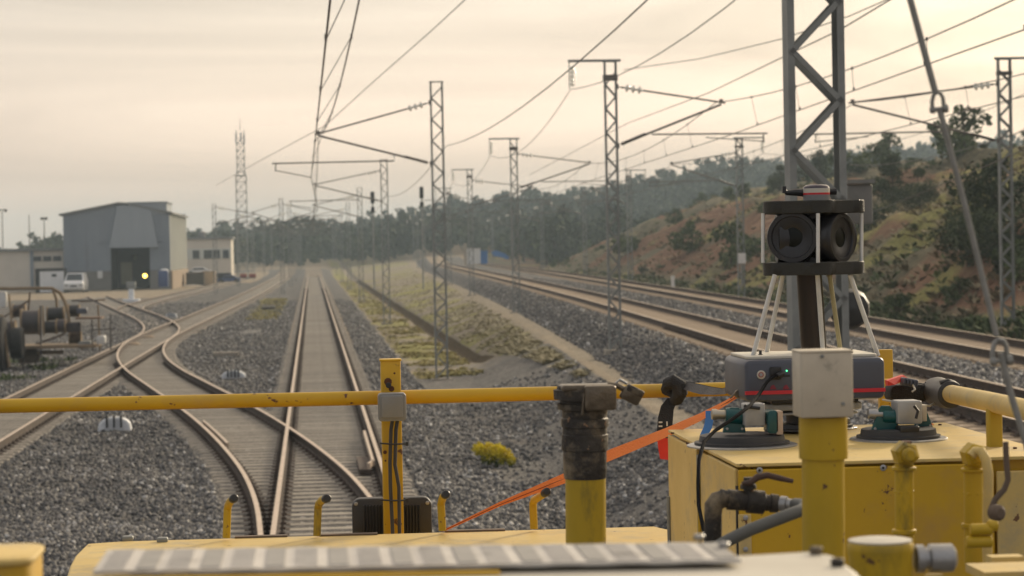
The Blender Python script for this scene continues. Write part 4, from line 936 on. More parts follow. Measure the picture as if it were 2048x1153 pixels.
# container, car, blocks
ct = thing('container', 'dark brown container beside a tan one near the office', 'container', (wx(392, 285), 285, Zg))
b = MB(); b.box(W(391, 558, 285), (2.1, 3, 1.55)); b.build('shell', mat('brown_sheet', (.13, .11, .08)), ct, smooth=False, bevel=.03)
b = MB(); 
for i in range(12): b.box(W(376+i*2.8, 558, 283.4), (.06, .1, 1.4))
tag(b.build('rib', mat('brown_sheet', (.13, .11, .08)), ct, smooth=False), kind='stuff')
ct = thing('container', 'tan container with its pale side towards the tracks', 'container', (wx(418, 285), 285, Zg))
b = MB(); b.box(W(418, 557, 285.5), (1.6, 3, 1.7)); b.build('shell', m_brick, ct, smooth=False, bevel=.03)
b = MB(); b.box(W(418, 557, 283.9), (1.3, .06, 1.4)); b.build('door', mat('tan_panel', (.50, .37, .22)), ct, smooth=False)
def car(px, py, y, lb, mt, L_=3.9, Wd=1.6):
    p = W(px, py, y); p.z = gz(p.x, y)+.02 if py is None else p.z
    r = thing('parked_car', lb, 'car', p); b = MB()
    prof = [(-.5, .25), (-.49, .55), (-.30, .68), (-.18, 1.0), (.18, 1.03), (.36, .70), (.49, .60), (.5, .25)]
    b.loft([[Vector((p.x+a*L_, p.y+s_*Wd/2*(1 if abs(s_) < .95 else 1), p.z+h_-(.06 if abs(s_) == 1 and h_ > .9 else 0))) for a, h_ in prof] for s_ in (-1, -.9, .9, 1)]); b.build('body', mt, r)
    b = MB(); b.add([(p.x+a*L_, p.y-Wd/2-.01, p.z+h_) for a, h_ in ((-.27, .70), (.31, .70), (.17, .96), (-.17, .94))], [(0, 1, 2, 3)]); b.build('window', m_win, r)
    for s_ in (-.32, .32): b = MB(); b.lathe((p.x+s_*L_, p.y-Wd/2-.02, p.z+.28), (0, 1, 0), [(0, .18), (0, .30), (.2, .30), (.2, .1)], 16); b.build('wheel', m_tyre, r)
car(458, 567, 300, 'dark car parked in front of the office block', m_navy, 2.9)
car(398, 551, 306, 'pale car roof showing behind the containers', m_vanw, 3.2)
for k, (px, py, hh, cl, lb) in enumerate(((487, 556, .45, m_redw, 'low red barrier at the foot of the telecom tower'), (505, 556, .4, m_redw, 'dull red barrier right of the telecom tower'))):
    p = W(px, py, 300); r = thing('barrier', lb, 'barrier', p); b = MB(); b.rbox(p+Vector((0, 0, .25)), (.85, .4, .5), .04, .03, 'y'); b.build('panel', mat('faded_red', (.30, .07, .05)), r); b = MB(); b.box(p, (.9, .5, .08)); b.build('foot', m_rubber, r, smooth=False)
tg = thing('yard_rubble', 'pale heap of sand beside the container', 'heap', WZ(385, 572, Zg))
def heap(par, c, rx, ry, h, mt, nm='heap', seed=0):
    gg = np.random.default_rng(seed); b = MB(); n = 18; rings = []
    for t in (0, .3, .6, .85, 1): rings.append([Vector((c[0]+math.cos(6.283*j/n)*rx*(1-t)**.8*gg.uniform(.85, 1.15), c[1]+math.sin(6.283*j/n)*ry*(1-t)**.8*gg.uniform(.85, 1.15), c[2]-.1+h*t*gg.uniform(.9, 1.1))) for j in range(n)])
    b.loft(rings); return b.build(nm, mt, par)
heap(tg, WZ(385, 572, Zg), 1.8, 2, .35, m_wallc)
h2 = thing('sand_heap', 'pale sand heap in front of the low building', 'heap', WZ(55, 578, Zg)); heap(h2, WZ(55, 580, Zg), 1.5, 2, .7, mat('pale_sand', (.42, .39, .34)), seed=4)
h3 = thing('scrap_heap', 'dark scrap heap in front of the low building', 'heap', WZ(22, 575, Zg)); heap(h3, WZ(22, 577, Zg), 2.0, 2, 1.3, mat('brown_scrap', (.11, .085, .065), (.2, .16, .12), 3), seed=5)
# dwarf signal post on the yard
p = WZ(263, 604, -.22); r = thing('dwarf_signal', 'short pale post with a dark round head before the shed', 'signal', p)
k_ = p.y/4750
b = MB(); b.box(p+Vector((0, 0, .05)), (32*k_, 32*k_, 8*k_)); b.build('foot', m_markw, r, bevel=.02)
b = MB(); b.rbox(p+Vector((0, 0, 17*k_)), (11*k_, 9*k_, 24*k_), 2*k_, .02, 'z'); b.build('post', m_markw, r)
b = MB(); b.rbox(p+Vector((0, 0, 33*k_)), (19*k_, 12*k_, 13*k_), 4*k_, .03, 'z'); b.build('signal_head', m_galv, r)
# whitewashed marker stones with three or four dark slots
def marker(px, py, wpx, hpx, slots, lb):
    p = WZ(px, py, -.23); k = p.y/4750; r = thing('track_marker', lb, 'marker', p, 'whitewashed markers between the tracks'); a = wpx*k/2; h = hpx*k*.92
    b = MB(); ring = lambda y: [Vector((p.x+a*math.cos(math.pi*j/10)*(.86+.14*(1-math.sin(math.pi*j/10))), y, p.z-.03+h*math.sin(math.pi*j/10)**.55)) for j in range(11)]
    dp_ = .5*a*2
    b.loft([[q.lerp(Vector((p.x, q.y, p.z)), .10) for q in ring(p.y-dp_/2-.02)], ring(p.y-dp_/2), ring(p.y+dp_/2), [q.lerp(Vector((p.x, q.y, p.z)), .10) for q in ring(p.y+dp_/2+.02)]]); b.build('body', m_markw, r, smooth=False)
    for s_ in range(slots):
        xs_ = p.x+a*(-.42+.84*s_/(slots-1)) if slots > 1 else p.x
        b = MB(); b.box((xs_, p.y-.02, p.z+h*.60), (a*.11, dp_+.14, h*.86)); b.build('slot', m_slot, r, smooth=False)
marker(230, 859, 66, 30, 3, 'large whitewashed marker with dark slots below the yellow rail at left')
marker(467, 757, 50, 19, 4, 'smaller whitewashed marker with dark slots right of the crossover')
marker(343, 635, 23, 11, 3, 'smallest far whitewashed marker beside the side track')
p = WZ(452, 712, -.22); b = MB(); b.box(p+Vector((0, 0, .06)), (.95, .55, .16)); tag(b.build('concrete_slab', m_sleep, None, p, bevel=.02), 'flat concrete slab lying between the crossover and the middle track', 'slab')
p = WZ(538, 618, -.22); r = thing('drain_pit', 'dark square drain pit in the yellow-green grass patch', 'pit', p); b = MB(); b.box(p+Vector((0, 0, .03)), (.85, 2.0, .22)); b.build('pit_cover', mat('dark_earth', (.05, .045, .035)), r, bevel=.02); b = MB(); b.box(p+Vector((0, 1.06, .1)), (.95, .1, .25)); b.build('rim', m_sleep, r, smooth=False)
heap(thing('earth_mound', 'low dark earth mound between the left-hand and middle tracks', 'mound', WZ(500, 665, -.25)), WZ(500, 665, -.25), 1.0, 4, .22, mat('dark_ballast_earth', (.09, .085, .08)), seed=9)
# right side: signs, cabin
def post(px, py0, py1, y, wd, mt, lb, cat, name, plate=None):
    a = W(px, py1, y); t = W(px, py0, y); r = thing(name, lb, cat, a); b = MB(); b.box((a.x, y, (a.z+t.z)/2), (wd, wd, t.z-a.z)); b.build('post', mt, r, smooth=False)
    if plate: b = MB(); c_ = W(plate[0], plate[1], y-.1); b.box(c_, (plate[2], .03, plate[3])); b.build('plate', m_white, r, smooth=False)
post(1484, 510, 572, 92, .06, m_galv, 'small white plate sign on a post at the foot of the cutting', 'sign', 'track_sign', (1484, 517, .30, .40))
post(1346, 552, 578, 130, .18, m_white, 'short white distance post beyond the main line tracks', 'marker post', 'distance_post')
post(931, 487, 531, 290, .38, m_pole, 'pale thick post beside the little white trackside cabin', 'post', 'concrete_post')
p = W(948, 526, 300); r = thing('trackside_cabin', 'little white cabin with a blue side where the main line bends away', 'cabin', p)
b = MB(); b.box(p+Vector((0, 1, .85)), (1.7, 2, 2.0)); b.build('wall', m_white, r, smooth=False); b = MB(); b.box(p+Vector((0, 1, 1.9)), (1.9, 2.2, .12)); b.build('roof', m_roof, r, smooth=False)
p = W(968, 526, 300); b = MB(); b.box(p+Vector((0, 1, .65)), (.95, 1.6, 1.6)); b.box(p+Vector((0, 1, 1.5)), (1.05, 1.7, .08)); tag(b.build('tool_locker', m_bluep, None, p, smooth=False), 'upright blue locker beside the little white trackside cabin', 'locker')
p = W(1000, 516, 320); b = MB()
gg = np.random.default_rng(3)
b.loft([[Vector((p.x+xx, p.y+q, p.z+zz)) for xx, zz in ((-1.2, .75), (-.5, 1.0), (.6, .6), (1.2, .1), (1.1, -.25), (.1, .1), (-.8, .25))] for q in (0, .5)]); tag(b.build('tarpaulin', m_bluep, None, p), 'blue tarpaulin draped over a stack beyond the cabin', 'tarpaulin')
for px, py, lb in ((843, 388, 'dark signal head on a thin mast above the treeline'), (745, 398, 'smaller dark signal head near the middle track masts')):
    y = 200; a = W(px, py, y); r = thing('signal_mast', lb, 'signal', (a.x, y, .2)); b = MB(); b.tube([(a.x, y, .2), (a.x, y, a.z)], .06, 8); b.build('pole', m_galv, r)
    b = MB(); b.rbox((a.x, y, a.z+.1), (.34, .25, 1.0), .08, .03, 'y'); b.build('signal_head', m_black, r); b = MB(); b.box((a.x, y, a.z-.9), (.3, .3, .4)); b.build('relay_box', m_black, r, smooth=False)

# junk heap at left: frames, reels and tyres on a flat trailer
YJ = 84.0; kj = YJ/4750
jt = thing('flat_trailer', 'rusty flat trailer loaded with cable drums and frames at left', 'trailer', WZ(90, 742, -.3))
def J(px, py, dy=0): return W(px, py, YJ+dy)
b = MB(); b.box(J(110, 692, 1), (3.1, 2.2, .10)); b.build('deck', m_wood, jt, smooth=False)
for px, yy0, yy1 in ((82, 612, 715), (185, 640, 702), (222, 628, 700), (47, 655, 738)):
    b = MB(); b.bar(J(px, yy1), J(px-1, yy0), .05, .05); b.build('stake', m_insd, jt, smooth=False)
b = MB(); b.bar(J(185, 660), J(232, 658), .04, .04); b.bar(J(143, 602, .3), J(196, 602, .3), .05, .05); b.build('side_bar', m_insd, jt, smooth=False)
b = MB(); b.box(J(180, 636, .8), (.9, 1.2, .06)); b.build('shelf_board', mat('rusty_board', (.16, .085, .04)), jt, smooth=False)
cv = thing('cable_duct', 'curved tan pipe arching over the cable drums', 'pipe', J(130, 640, .6)); b = MB(); b.tube([J(-30, 576, .8), J(20, 578, .8), J(70, 577, .8), J(104, 577, .8), J(120, 586, .8), J(130, 605, .8), J(137, 632, .8), J(139, 662, .8)], .06, 10); b.build('pipe', m_wood, cv)
b = MB(); b.tube([J(106, 580, 1.3), J(113, 600, 1.3), J(114, 625, 1.3)], .05, 8); b.build('prop', m_wood, cv)
def drum(px, py, wpx, hpx, dy, lb, mt, axis=(1, 0, 0), band=True):
    c_ = J(px, py, dy); a = wpx*kj/2; R0 = hpx*kj/2; r = thing('cable_drum', lb, 'drum', c_-Vector((0, 0, R0)), 'drums on the flat trailer')
    b = MB(); ax = Vector(axis); b.lathe(c_-ax*a, ax, [(0, .05), (0, R0*.93), (a*.12, R0*.93), (a*.14, R0*.86), (a*1.86, R0*.86), (a*1.88, R0*.93), (2*a, R0*.93), (2*a, .05)], 22); b.build('winding', mt, r)
    if band:
        for s_ in (-1, 1): b = MB(); b.lathe(c_+ax*s_*a-ax*(.03 if s_ > 0 else 0), ax, [(0, .1), (0, R0), (.05, R0), (.05, .1)], 22); b.build('flange', m_wood, r)
drum(62, 645, 36, 56, .8, 'dark purple-grey cable drum in the middle of the trailer', m_drum)
drum(111, 628, 34, 30, 1.2, 'black drum with a pale rim under the curved pipe', m_rubber)
drum(122, 652, 18, 30, .4, 'small black drum right of the pale-rimmed one', m_drum)
drum(100, 655, 26, 28, 1.0, 'black drum below the pale-rimmed one', m_rubber)
def tyre(px, py, wpx, hpx, dy, lb):
    c_ = J(px, py, dy); a = wpx*kj/2; R0 = hpx*kj/2; r = thing('wheel', lb, 'wheel', c_-Vector((0, 0, R0))); b = MB(); b.lathe(c_-Vector((a, 0, 0)), (1, 0, 0), [(.02, R0*.5), (0, R0*.6), (0, R0*.9), (a*.2, R0), (a*1.8, R0), (2*a, R0*.9), (2*a, R0*.6), (2*a-.02, R0*.5)], 26); b.build('tyre', m_tyre, r)
    b = MB(); b.lathe(c_-Vector((a*.8, 0, 0)), (1, 0, 0), [(0, .03), (0, R0*.52), (a*1.6, R0*.52), (a*1.6, .03)], 20); b.build('rim', m_plate, r)
tyre(34, 687, 24, 62, -.6, 'black wheel standing upright in front of the drums')
tyre(-4, 690, 30, 110, -1.0, 'large black wheel cut by the left edge of the picture')
b = MB(); b.bar(J(2, 630, -.8), J(18, 735, -1.2), .10, .12); tag(b.build('leaning_beam', m_wood, None, J(10, 735, -1), smooth=False, bevel=.01), 'tan beam leaning beside the wheels at the left edge', 'beam')
b = MB(); b.bar(J(86, 612, .4), J(88, 672, .4), .10, .05); tag(b.build('upright_plank', m_wood, None, J(87, 672, .4), smooth=False, bevel=.01), 'upright tan plank between the two groups of drums', 'plank')
b = MB(); b.bar(J(40, 618, 1.5), J(42, 660, 1.5), .08, .05); tag(b.build('upright_plank', m_wood, None, J(41, 660, 1.5), smooth=False, bevel=.01), 'pale plank standing left of the purple-grey drum', 'plank')
b = MB(); b.rbox(J(5, 600, 1), (.30, .3, .55), .08, .03, 'z'); tag(b.build('white_canister', m_white, None, J(5, 612, 1)), 'white canister among the junk at the left edge', 'canister')
for px, py, sx, sz, lb, mt in ((148, 655, .5, .35, 'small dark crate under the shelf board', m_drum), (100, 705, .9, .12, 'flat pale timber under the drums', m_wood), (58, 712, .7, .5, 'reddish crate under the purple-grey drum', m_plate), (165, 622, .35, .2, 'small bluish bundle on the shelf board', m_case), (203, 680, .30, .30, 'white sack at the right end of the trailer', m_white), (170, 690, .45, .25, 'grey casting on the trailer deck', m_galv), (92, 740, .3, .3, 'grey bucket at the trailer foot', m_galv)):
    b = MB(); c_ = J(px, py, .7); b.rbox(c_, (sx, .5, sz), min(sx, sz)*.25, .02, 'y'); tag(b.build('crate' if 'crate' in lb else 'bundle' if 'bundle' in lb else 'sack' if 'sack' in lb else 'bucket' if 'bucket' in lb else 'casting' if 'casting' in lb else 'timber', mt, None, c_), lb, 'clutter')
drum(20, 662, 22, 44, 1.6, 'dusty drum behind the standing wheel at the left edge', m_drum)
drum(150, 676, 24, 26, 1.2, 'small rusty drum near the right end of the trailer', m_plate)
drum(38, 622, 26, 30, 2.2, 'far drum peeping over the purple-grey one', m_drum)
drum(148, 622, 22, 28, 1.8, 'far drum behind the shelf board', m_rubber)
for k, (x0_, y0_, x1_, y1_, nm_) in enumerate(((18, 590, 24, 660, 'tan'), (60, 585, 55, 640, 'short tan'), (130, 640, 165, 700, 'slanting tan'), (70, 690, 130, 668, 'low slanting'), (196, 610, 200, 700, 'thin rusty'), (0, 640, 60, 600, 'long slanting'), (160, 604, 210, 600, 'upper level'))):
    b = MB(); b.bar(J(x0_, y0_, 1.3+.1*k), J(x1_, y1_, 1.3+.1*k), .06, .06); tag(b.build('scrap_bar', m_wood if k % 2 == 0 else m_plate, None, J(x1_, y1_, 1.3), smooth=False), nm_+' bar sticking out of the junk heap on the trailer', 'bar')
def s_junk(gg, n):
    x = gg.uniform(-13, -8.9, n); y = gg.uniform(76, 90, n); return np.stack([x, y], 1)[fbm(x, y, 2, 88) > .5]
tufts('yard_weeds', 'weeds under the trailer beside the left-hand track', 900, s_junk, .12, m_fol2, .16, 6, 12)

# ================================================================== the work vehicle we look out over
veh = thing('rail_work_vehicle', 'yellow rail work vehicle filling the bottom of the picture', 'rail vehicle', (.5, 5, 2.0))
def disc(par, name, mt, p, ax, r, h):
    b = MB(); b.lathe(p, ax, [(0, r*.9), (h*.3, r), (h*.8, r), (h, r*.8)], 14); return b.build(name, mt, par)
# bonnet
zb = 2.85
def slab(poly, z, th): 
    P = [WZ(px, py, z) for px, py in poly]; b = MB(); b.loft([[p-Vector((0, 0, th)) for p in P], P]); return b
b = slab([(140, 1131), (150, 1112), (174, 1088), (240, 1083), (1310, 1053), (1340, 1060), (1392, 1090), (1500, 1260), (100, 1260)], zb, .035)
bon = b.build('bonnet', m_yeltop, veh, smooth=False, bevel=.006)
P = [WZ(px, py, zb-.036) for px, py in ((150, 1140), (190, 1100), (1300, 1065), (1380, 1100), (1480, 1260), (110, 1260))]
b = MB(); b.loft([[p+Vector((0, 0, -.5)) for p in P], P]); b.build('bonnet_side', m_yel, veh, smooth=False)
b = MB(); P = [WZ(px, py, zb-.034) for px, py in ((142, 1141), (195, 1144), (400, 1250), (60, 1250))]; b.loft([[p+Vector((0, 0, -.03)) for p in P], P]); b.build('rubber_seal', m_rubber, veh, smooth=False)
for px, py in ((256, 1081), (325, 1084)):
    b = MB(); b.rbox(WZ(px, py, zb)+Vector((0, 0, .006)), (.032, .03, .014), .005, .003, 'y'); b.build('bonnet_catch', m_galv, veh)
b = MB()
for px0, px1, py in ((470, 575, 1070), (640, 755, 1066), (890, 1010, 1058)): b.bar(WZ(px0, py+5, zb+.002), WZ(px1, py+2, zb+.002), .03, .006)
tag(b.build('hinge_strip', m_plate, veh, smooth=False), kind='stuff')
# front handrail
b = MB(); YR = 7.2
b.tube([W(-60, 814, YR), W(300, 806, YR), W(755, 796, YR), W(1120, 787, YR), W(1480, 778, YR), W(1800, 771, YR)], .0215, 18); hr = b.build('handrail', m_yel, veh)
b = MB(); b.tube([W(1863, 779, 6.75), W(1905, 789, 6.25), W(1975, 803, 5.75), W(2050, 820, 5.3), W(2200, 857, 4.6)], .0245, 18); b.build('handrail', m_yeltop, veh)
b = MB(); a = W(1988, 826, 5.65); b.rbox((a.x, a.y, a.z-.20), (.034, .034, .42), .006, .002, 'z'); b.build('handrail_post', m_yelold, veh)
b = MB(); a = W(1770, 706, 7.3); b.rbox((a.x, a.y, a.z-.35), (.044, .03, .72), .005, .002, 'z'); b.build('handrail_post', m_yel, veh)
# square post with junction box
t_ = W(781, 722, 7.12); bt = W(788, 1075, 7.12)
b = MB(); b.rbox(((t_.x+bt.x)/2, 7.12+.02, (t_.z+bt.z)/2-.02), (.060, .055, t_.z-bt.z+.04), .006, .003, 'z', rot=Matrix.Rotation(math.atan2(bt.x-t_.x, t_.z-bt.z)*-0, 3, 'Y')); po = b.build('square_post', m_yel, veh)
b = MB(); b.rbox((t_.x, 7.14, t_.z+.002), (.066, .062, .006), .006, .002, 'z'); b.build('post_cap', m_yel, veh)
disc(veh, 'bolt_hole', m_black, W(777, 771, 7.092), (0, -1, 0), .0085, .006)
for px, py, r_ in ((789, 747, .0035), (776, 764, .012), (783, 778, .009), (770, 905, .006), (771, 922, .003), (793, 888, .003)):
    b = MB(); b.lathe(W(px, py, 7.0935), (0, -1, 0), [(0, r_), (.0012, r_*.8)], 9); b.build('rust_spot', m_rustspot, veh)
jb = MB(); jb.rbox(W(784, 814, 7.055), (.083, .05, .083), .010, .004, 'y'); jo = jb.build('junction_box', m_greybox, veh)
b = MB(); b.rbox(W(784, 814, 7.026), (.064, .01, .066), .006, .003, 'y'); b.build('box_lid', m_greybox, jo)
for px, dx_ in ((786, -3), (796, 4)):
    b = MB(); b.tube([W(px-1, 840, 7.08), W(px-4, 860, 7.08), W(px-6, 930, 7.08), W(px-2+dx_, 975, 7.08), W(px+1+dx_*.5, 1068, 7.08)], .0055, 8); b.build('power_cable', m_rubber, veh)
for py in (888, 1001):
    b = MB(); b.tube([W(760, py-1, 7.085), W(785, py+1, 7.070), W(812, py, 7.085)], .0028, 6); b.box(W(814, py, 7.085), (.008, .008, .012)); b.build('cable_tie', m_black, veh)
# floodlight
fl = MB(); c_ = W(784, 1042, 7.27); fl.rbox(c_, (.243, .05, .145), .026, .005, 'y'); fo = fl.build('floodlight', m_rubber, veh)
for i in range(19):
    px = 728+i*6.2
    b = MB(); b.box(W(px, 1042, 7.236), (.0035, .018, .092)); b.build('cooling_fin', m_black, fo, smooth=False)
for px, py in ((712, 1008), (855, 1006)): disc(fo, 'screw', m_alu, W(px, py, 7.243), (0, -1, 0), .006, .003)
# hooked grab handles
for x0, y0, x1, y1, x2, y2 in ((453, 1076, 455, 1012, 467, 998), (634, 1072, 636, 1010, 652, 998), (885, 1062, 882, 1003, 891, 990), (1068, 1058, 1066, 1003, 1091, 986)):
    b = MB(); b.tube([W(x0, y0, 6.95), W(x1, y1+6, 6.95), W(x1+2, y1-2, 6.93), W(x1+(x2-x1)*.5, y1-9, 6.88), W(x2, y2, 6.80)], .0115, 12); gh = b.build('grab_handle', m_yelold, veh)
    d = (W(x2, y2, 6.80)-W(x1+(x2-x1)*.5, y1-9, 6.88)).normalized(); b = MB(); b.lathe(W(x2, y2, 6.80)-d*.01, d, [(0, .0125), (.03, .0125), (.034, .010), (.035, .0)], 14); b.build('end_cap', m_black, gh)
# equipment cabinet
ZC = 3.18; fl_ = WZ(1475, 929, ZC); X0 = fl_.x; Y0 = fl_.y; X1_ = X0+.765; Y1 = Y0+1.04; ZB = 2.2
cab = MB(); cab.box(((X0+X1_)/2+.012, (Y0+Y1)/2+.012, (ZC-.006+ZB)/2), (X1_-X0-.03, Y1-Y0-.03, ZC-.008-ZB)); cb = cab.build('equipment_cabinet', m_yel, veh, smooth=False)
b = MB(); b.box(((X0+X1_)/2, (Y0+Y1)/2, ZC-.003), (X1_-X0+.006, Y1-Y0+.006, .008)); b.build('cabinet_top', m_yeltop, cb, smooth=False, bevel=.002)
b = MB(); b.box(((X0+.60+X0)/2, Y0, (ZC-.012+ZB)/2), (.598, .012, ZC-.014-ZB)); b.build('front_panel', m_yel, cb, smooth=False, bevel=.003)
b = MB(); b.box(((X0+.605+X1_+.3)/2, Y0-.004, (ZC-.03+ZB)/2), (X1_+.3-X0-.605, .012, ZC-.034-ZB)); tag(b.build('front_panel', m_yeltop, cb, smooth=False, bevel=.003), 'lighter panel at the right end')
for y0_, y1_, z_ in ((Y0+.012, Y0+.50, ZC-.012), (Y0+.56, Y1, ZC-.012)):
    b = MB(); b.box((X0, (y0_+y1_)/2, (z_+ZB)/2), (.010, y1_-y0_, z_-ZB)); b.build('side_door', m_yeltop, cb, smooth=False, bevel=.003)
b = MB(); b.box((X0-.002, Y0+.53, (ZC+ZB)/2-.01), (.008, .045, ZC-ZB-.03)); b.build('door_frame', m_galv, cb, smooth=False)
b = MB(); b.tube([(X0-.008, Y0+.505, ZC-.05), (X0-.008, Y0+.505, ZB)], .005, 8); b.build('hinge', m_yelold, cb)
b = MB(); b.box((X0-.001, Y0+.003, (ZC+ZB)/2-.02), (.008, .006, ZC-ZB-.06)); b.build('edge_seal', m_rubber, cb, smooth=False)
b = MB(); b.tube([(X0-.008, Y1-.02, 3.0), (X0-.008, Y1-.02, 2.72)], .006, 8); b.build('hinge', m_galv, cb)
for px, py in ((1519, 941), (1766, 936)):
    o = disc(cb, 'rivet_washer', m_alu, W(px, py, Y0-.006), (0, -1, 0), .0075, .003); disc(o, 'rivet', m_black, W(px, py, Y0-.009), (0, -1, 0), .003, .002)
b = MB(); b.box(W(1490, 1070, Y0-.008), (.030, .004, .095)); hb = b.build('hinge_plate', m_yeltop, cb, smooth=False, bevel=.002)
for py in (1036, 1099): disc(hb, 'screw', m_alu, W(1491, py, Y0-.011), (0, -1, 0), .006, .003)
for px, py in ((1345, 868), (1376, 889), (1880, 851), (2030, 898), (1385, 850)): disc(cb, 'screw', m_rustspot, WZ(px, py, ZC+.001), (0, 0, 1), .005, .004)
# tread plate
zt_ = 3.37; TA = WZ(262, 1100, zt_); TB = WZ(1402, 1086, zt_); TCn = WZ(186, 1143, zt_); TD = WZ(1482, 1119, zt_)
def yn(x): return TCn.y+(TD.y-TCn.y)*(x-TCn.x)/(TD.x-TCn.x)
def yf(x): return TA.y+(TB.y-TA.y)*(x-TA.x)/(TB.x-TA.x)
tp = MB(); y0_, y1_ = TCn.y, TA.y; xa, xb = TCn.x, TD.x; nr = 10; per = (xb-xa)/nr
prof = []
for i in range(nr):
    x = xa+i*per; prof += [(x, 0), (x+per*.16, .0007), (x+per*.46, .0007), (x+per*.62, 0)]
prof.append((xb, 0))
for y_, nm in ((0, 0),):
    top = [[Vector((x, yy(x), zt_+z)) for x, z in prof]+[Vector((x, yy(x), zt_+z-.004)) for x, z in reversed(prof)] for yy in (yn, yf)]
    tp.loft(top)
to = tp.build('tread_plate', m_tread, veh, smooth=False)
b = MB()
for i in range(nr):
    x = xa+i*per
    for k in range(9):
        xm = x+per*.30; y = yn(xm)+.015+k*(yf(xm)-yn(xm)-.03)/8; b.box((x+per*.30, y, zt_+.0012), (per*.34, .007, .0012))
tag(b.build('tread_bar', m_tread, to, smooth=False), kind='stuff')
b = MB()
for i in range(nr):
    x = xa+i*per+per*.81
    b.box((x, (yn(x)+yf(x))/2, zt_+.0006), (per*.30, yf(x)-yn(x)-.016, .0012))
tag(b.build('valley_shade_strip', mat('valley_shade_grey', (.30, .29, .27), (.40, .385, .36), 30, .9, lo=.3, hi=.8), to, smooth=False), kind='stuff')  # greyer strips put the shade and reflections between the ribs into colour
b = slab([(192, 1150), (1000, 1127), (1448, 1112), (1625, 1102), (1672, 1110), (1715, 1140), (1790, 1220), (1900, 1500), (-100, 1500)], zt_-.009, .03); lo_ = b.build('cab_ledge', m_creamp, veh, smooth=False, bevel=.008)
b = MB(); xe = WZ(1000, 1150, 3.36).x; b.bar((xa, yn(xa)-.012, zt_-.008), (xe, yn(xe)-.012, zt_-.008), .014, .006); b.build('ledge_lip', m_yel, lo_, smooth=False, bevel=.002)
for px, py in ((1632, 1109), (1675, 1133)): disc(lo_, 'bolt', m_grime, WZ(px, py, zt_-.009), (0, 0, 1), .007, .008)
for px, py in ((1398, 1080), (1448, 1096)): disc(to, 'bolt', m_alu, WZ(px, py, zt_+.001), (0, 0, 1), .006, .006)
# left tank corner
a = W(70, 1117, 2.62); b = MB(); b.rbox((a.x-.25, 2.62+.03, a.z-.15), (.5, .14, .30), .03, .005, 'z'); tk = b.build('tank', m_yel, veh); 
b = MB(); b.rbox((a.x-.25, 2.62+.03, a.z+.001), (.505, .15, .008), .032, .003, 'z'); b.build('tank_lid', m_yeltop, tk)
# yellow pipe with beige box on top
def vpipe(px, py0, py1, y, r, mt, name, par=veh, n=24):
    t = W(px, py0, y); q = W(px+(py1-py0)*.006, py1, y); b = MB(); b.tube([q, t], r, n); return b.build(name, mt, par)
vp = vpipe(1646, 915, 1160, 3.8, 43*3.8/4750, m_yelold, 'exhaust_pipe')
b = MB(); t = W(1646, 834, 3.8); q = W(1647, 917, 3.8); b.lathe(q, t-q, [(0, .0392), (.006, .0396), ((t-q).length, .0390)], 26); b.build('pipe_collar', m_yelold, vp)
b = MB(); a = W(1645, 768, 3.78); b.rbox(a, (.086, .070, .105), .005, .003, 'z'); bb = b.build('sensor_box', m_beige, veh)
b = MB(); b.rbox(a+Vector((0, 0, .0535)), (.088, .072, .004), .005, .0015, 'z'); b.build('box_lid', m_beige, bb); 
for px, py in ((1644, 713), (1686, 808)): disc(bb, 'screw', m_galv, W(px, py, 3.7445), (0, -1, 0), .003, .003)
# dirty filler pipe
Yd = 4.6; kd = Yd/4750
fp = vpipe(1171, 940, 1120, Yd, 41*kd, m_yelold, 'filler_pipe')
t = W(1169, 800, Yd); q = W(1170, 945, Yd); ln = (t-q).length
b = MB(); b.lathe(q, t-q, [(-.012, 42*kd), (0, 44*kd), (ln*.30, 44*kd), (ln*.31, 47*kd), (ln*.52, 47*kd), (ln*.53, 45*kd), (ln*.62, 45*kd), (ln*.63, 48*kd), (ln*.74, 48*kd), (ln*.76, 45*kd), (ln*.86, 46*kd), (ln*.87, 54*kd), (ln*.95, 56*kd), (ln*.96, 50*kd), (ln*1.0, 50*kd), (ln*1.01, 62*kd), (ln*1.14, 63*kd), (ln*1.15, 56*kd), (ln*1.20, 55*kd), (ln*1.21, 30*kd), (ln*1.22, .001)], 26); fc = b.build('filler_neck', m_grime, fp)
m_lid = mat('worn_brass_lid', (.20, .165, .12), (.11, .09, .065), 12, .38, .6, .3, 60)
b = MB(); b.rbox(W(1200, 796, Yd-.055), (.062, .022, .048), .006, .004, 'y'); b.rbox(W(1172, 775, Yd-.02), (.10, .06, .012), .005, .003, 'y'); b.build('lid_bracket', m_lid, fc)
b = MB(); b.tube([W(1165, 830, Yd-.055), W(1168, 790, Yd-.058), W(1180, 778, Yd-.055)], .003, 8); b.tube([W(1215, 770, Yd-.03), W(1235, 772, Yd-.03), W(1250, 780, Yd-.03)], .006, 8); b.build('hasp', m_lid, fc)
pl_ = thing('padlock', 'old padlock hanging tilted off the dirty black filler neck', 'padlock', W(1262, 790, Yd-.03))
b = MB(); b.rbox(W(1262, 792, Yd-.03), (.040, .018, .026), .005, .003, 'y', rot=Matrix.Rotation(math.radians(28), 3, 'Y')); b.build('lock_body', m_lid, pl_)
b = MB(); b.rbox(W(1270, 782, Yd-.03), (.036, .022, .014), .004, .003, 'y', rot=Matrix.Rotation(math.radians(28), 3, 'Y')); b.build('lock_cap', m_grime, pl_)
b = MB(); b.tube([W(1240, 778, Yd-.03), W(1232, 766, Yd-.03), W(1240, 760, Yd-.03), W(1254, 768, Yd-.03)], .003, 8); b.build('shackle', m_alu, pl_)
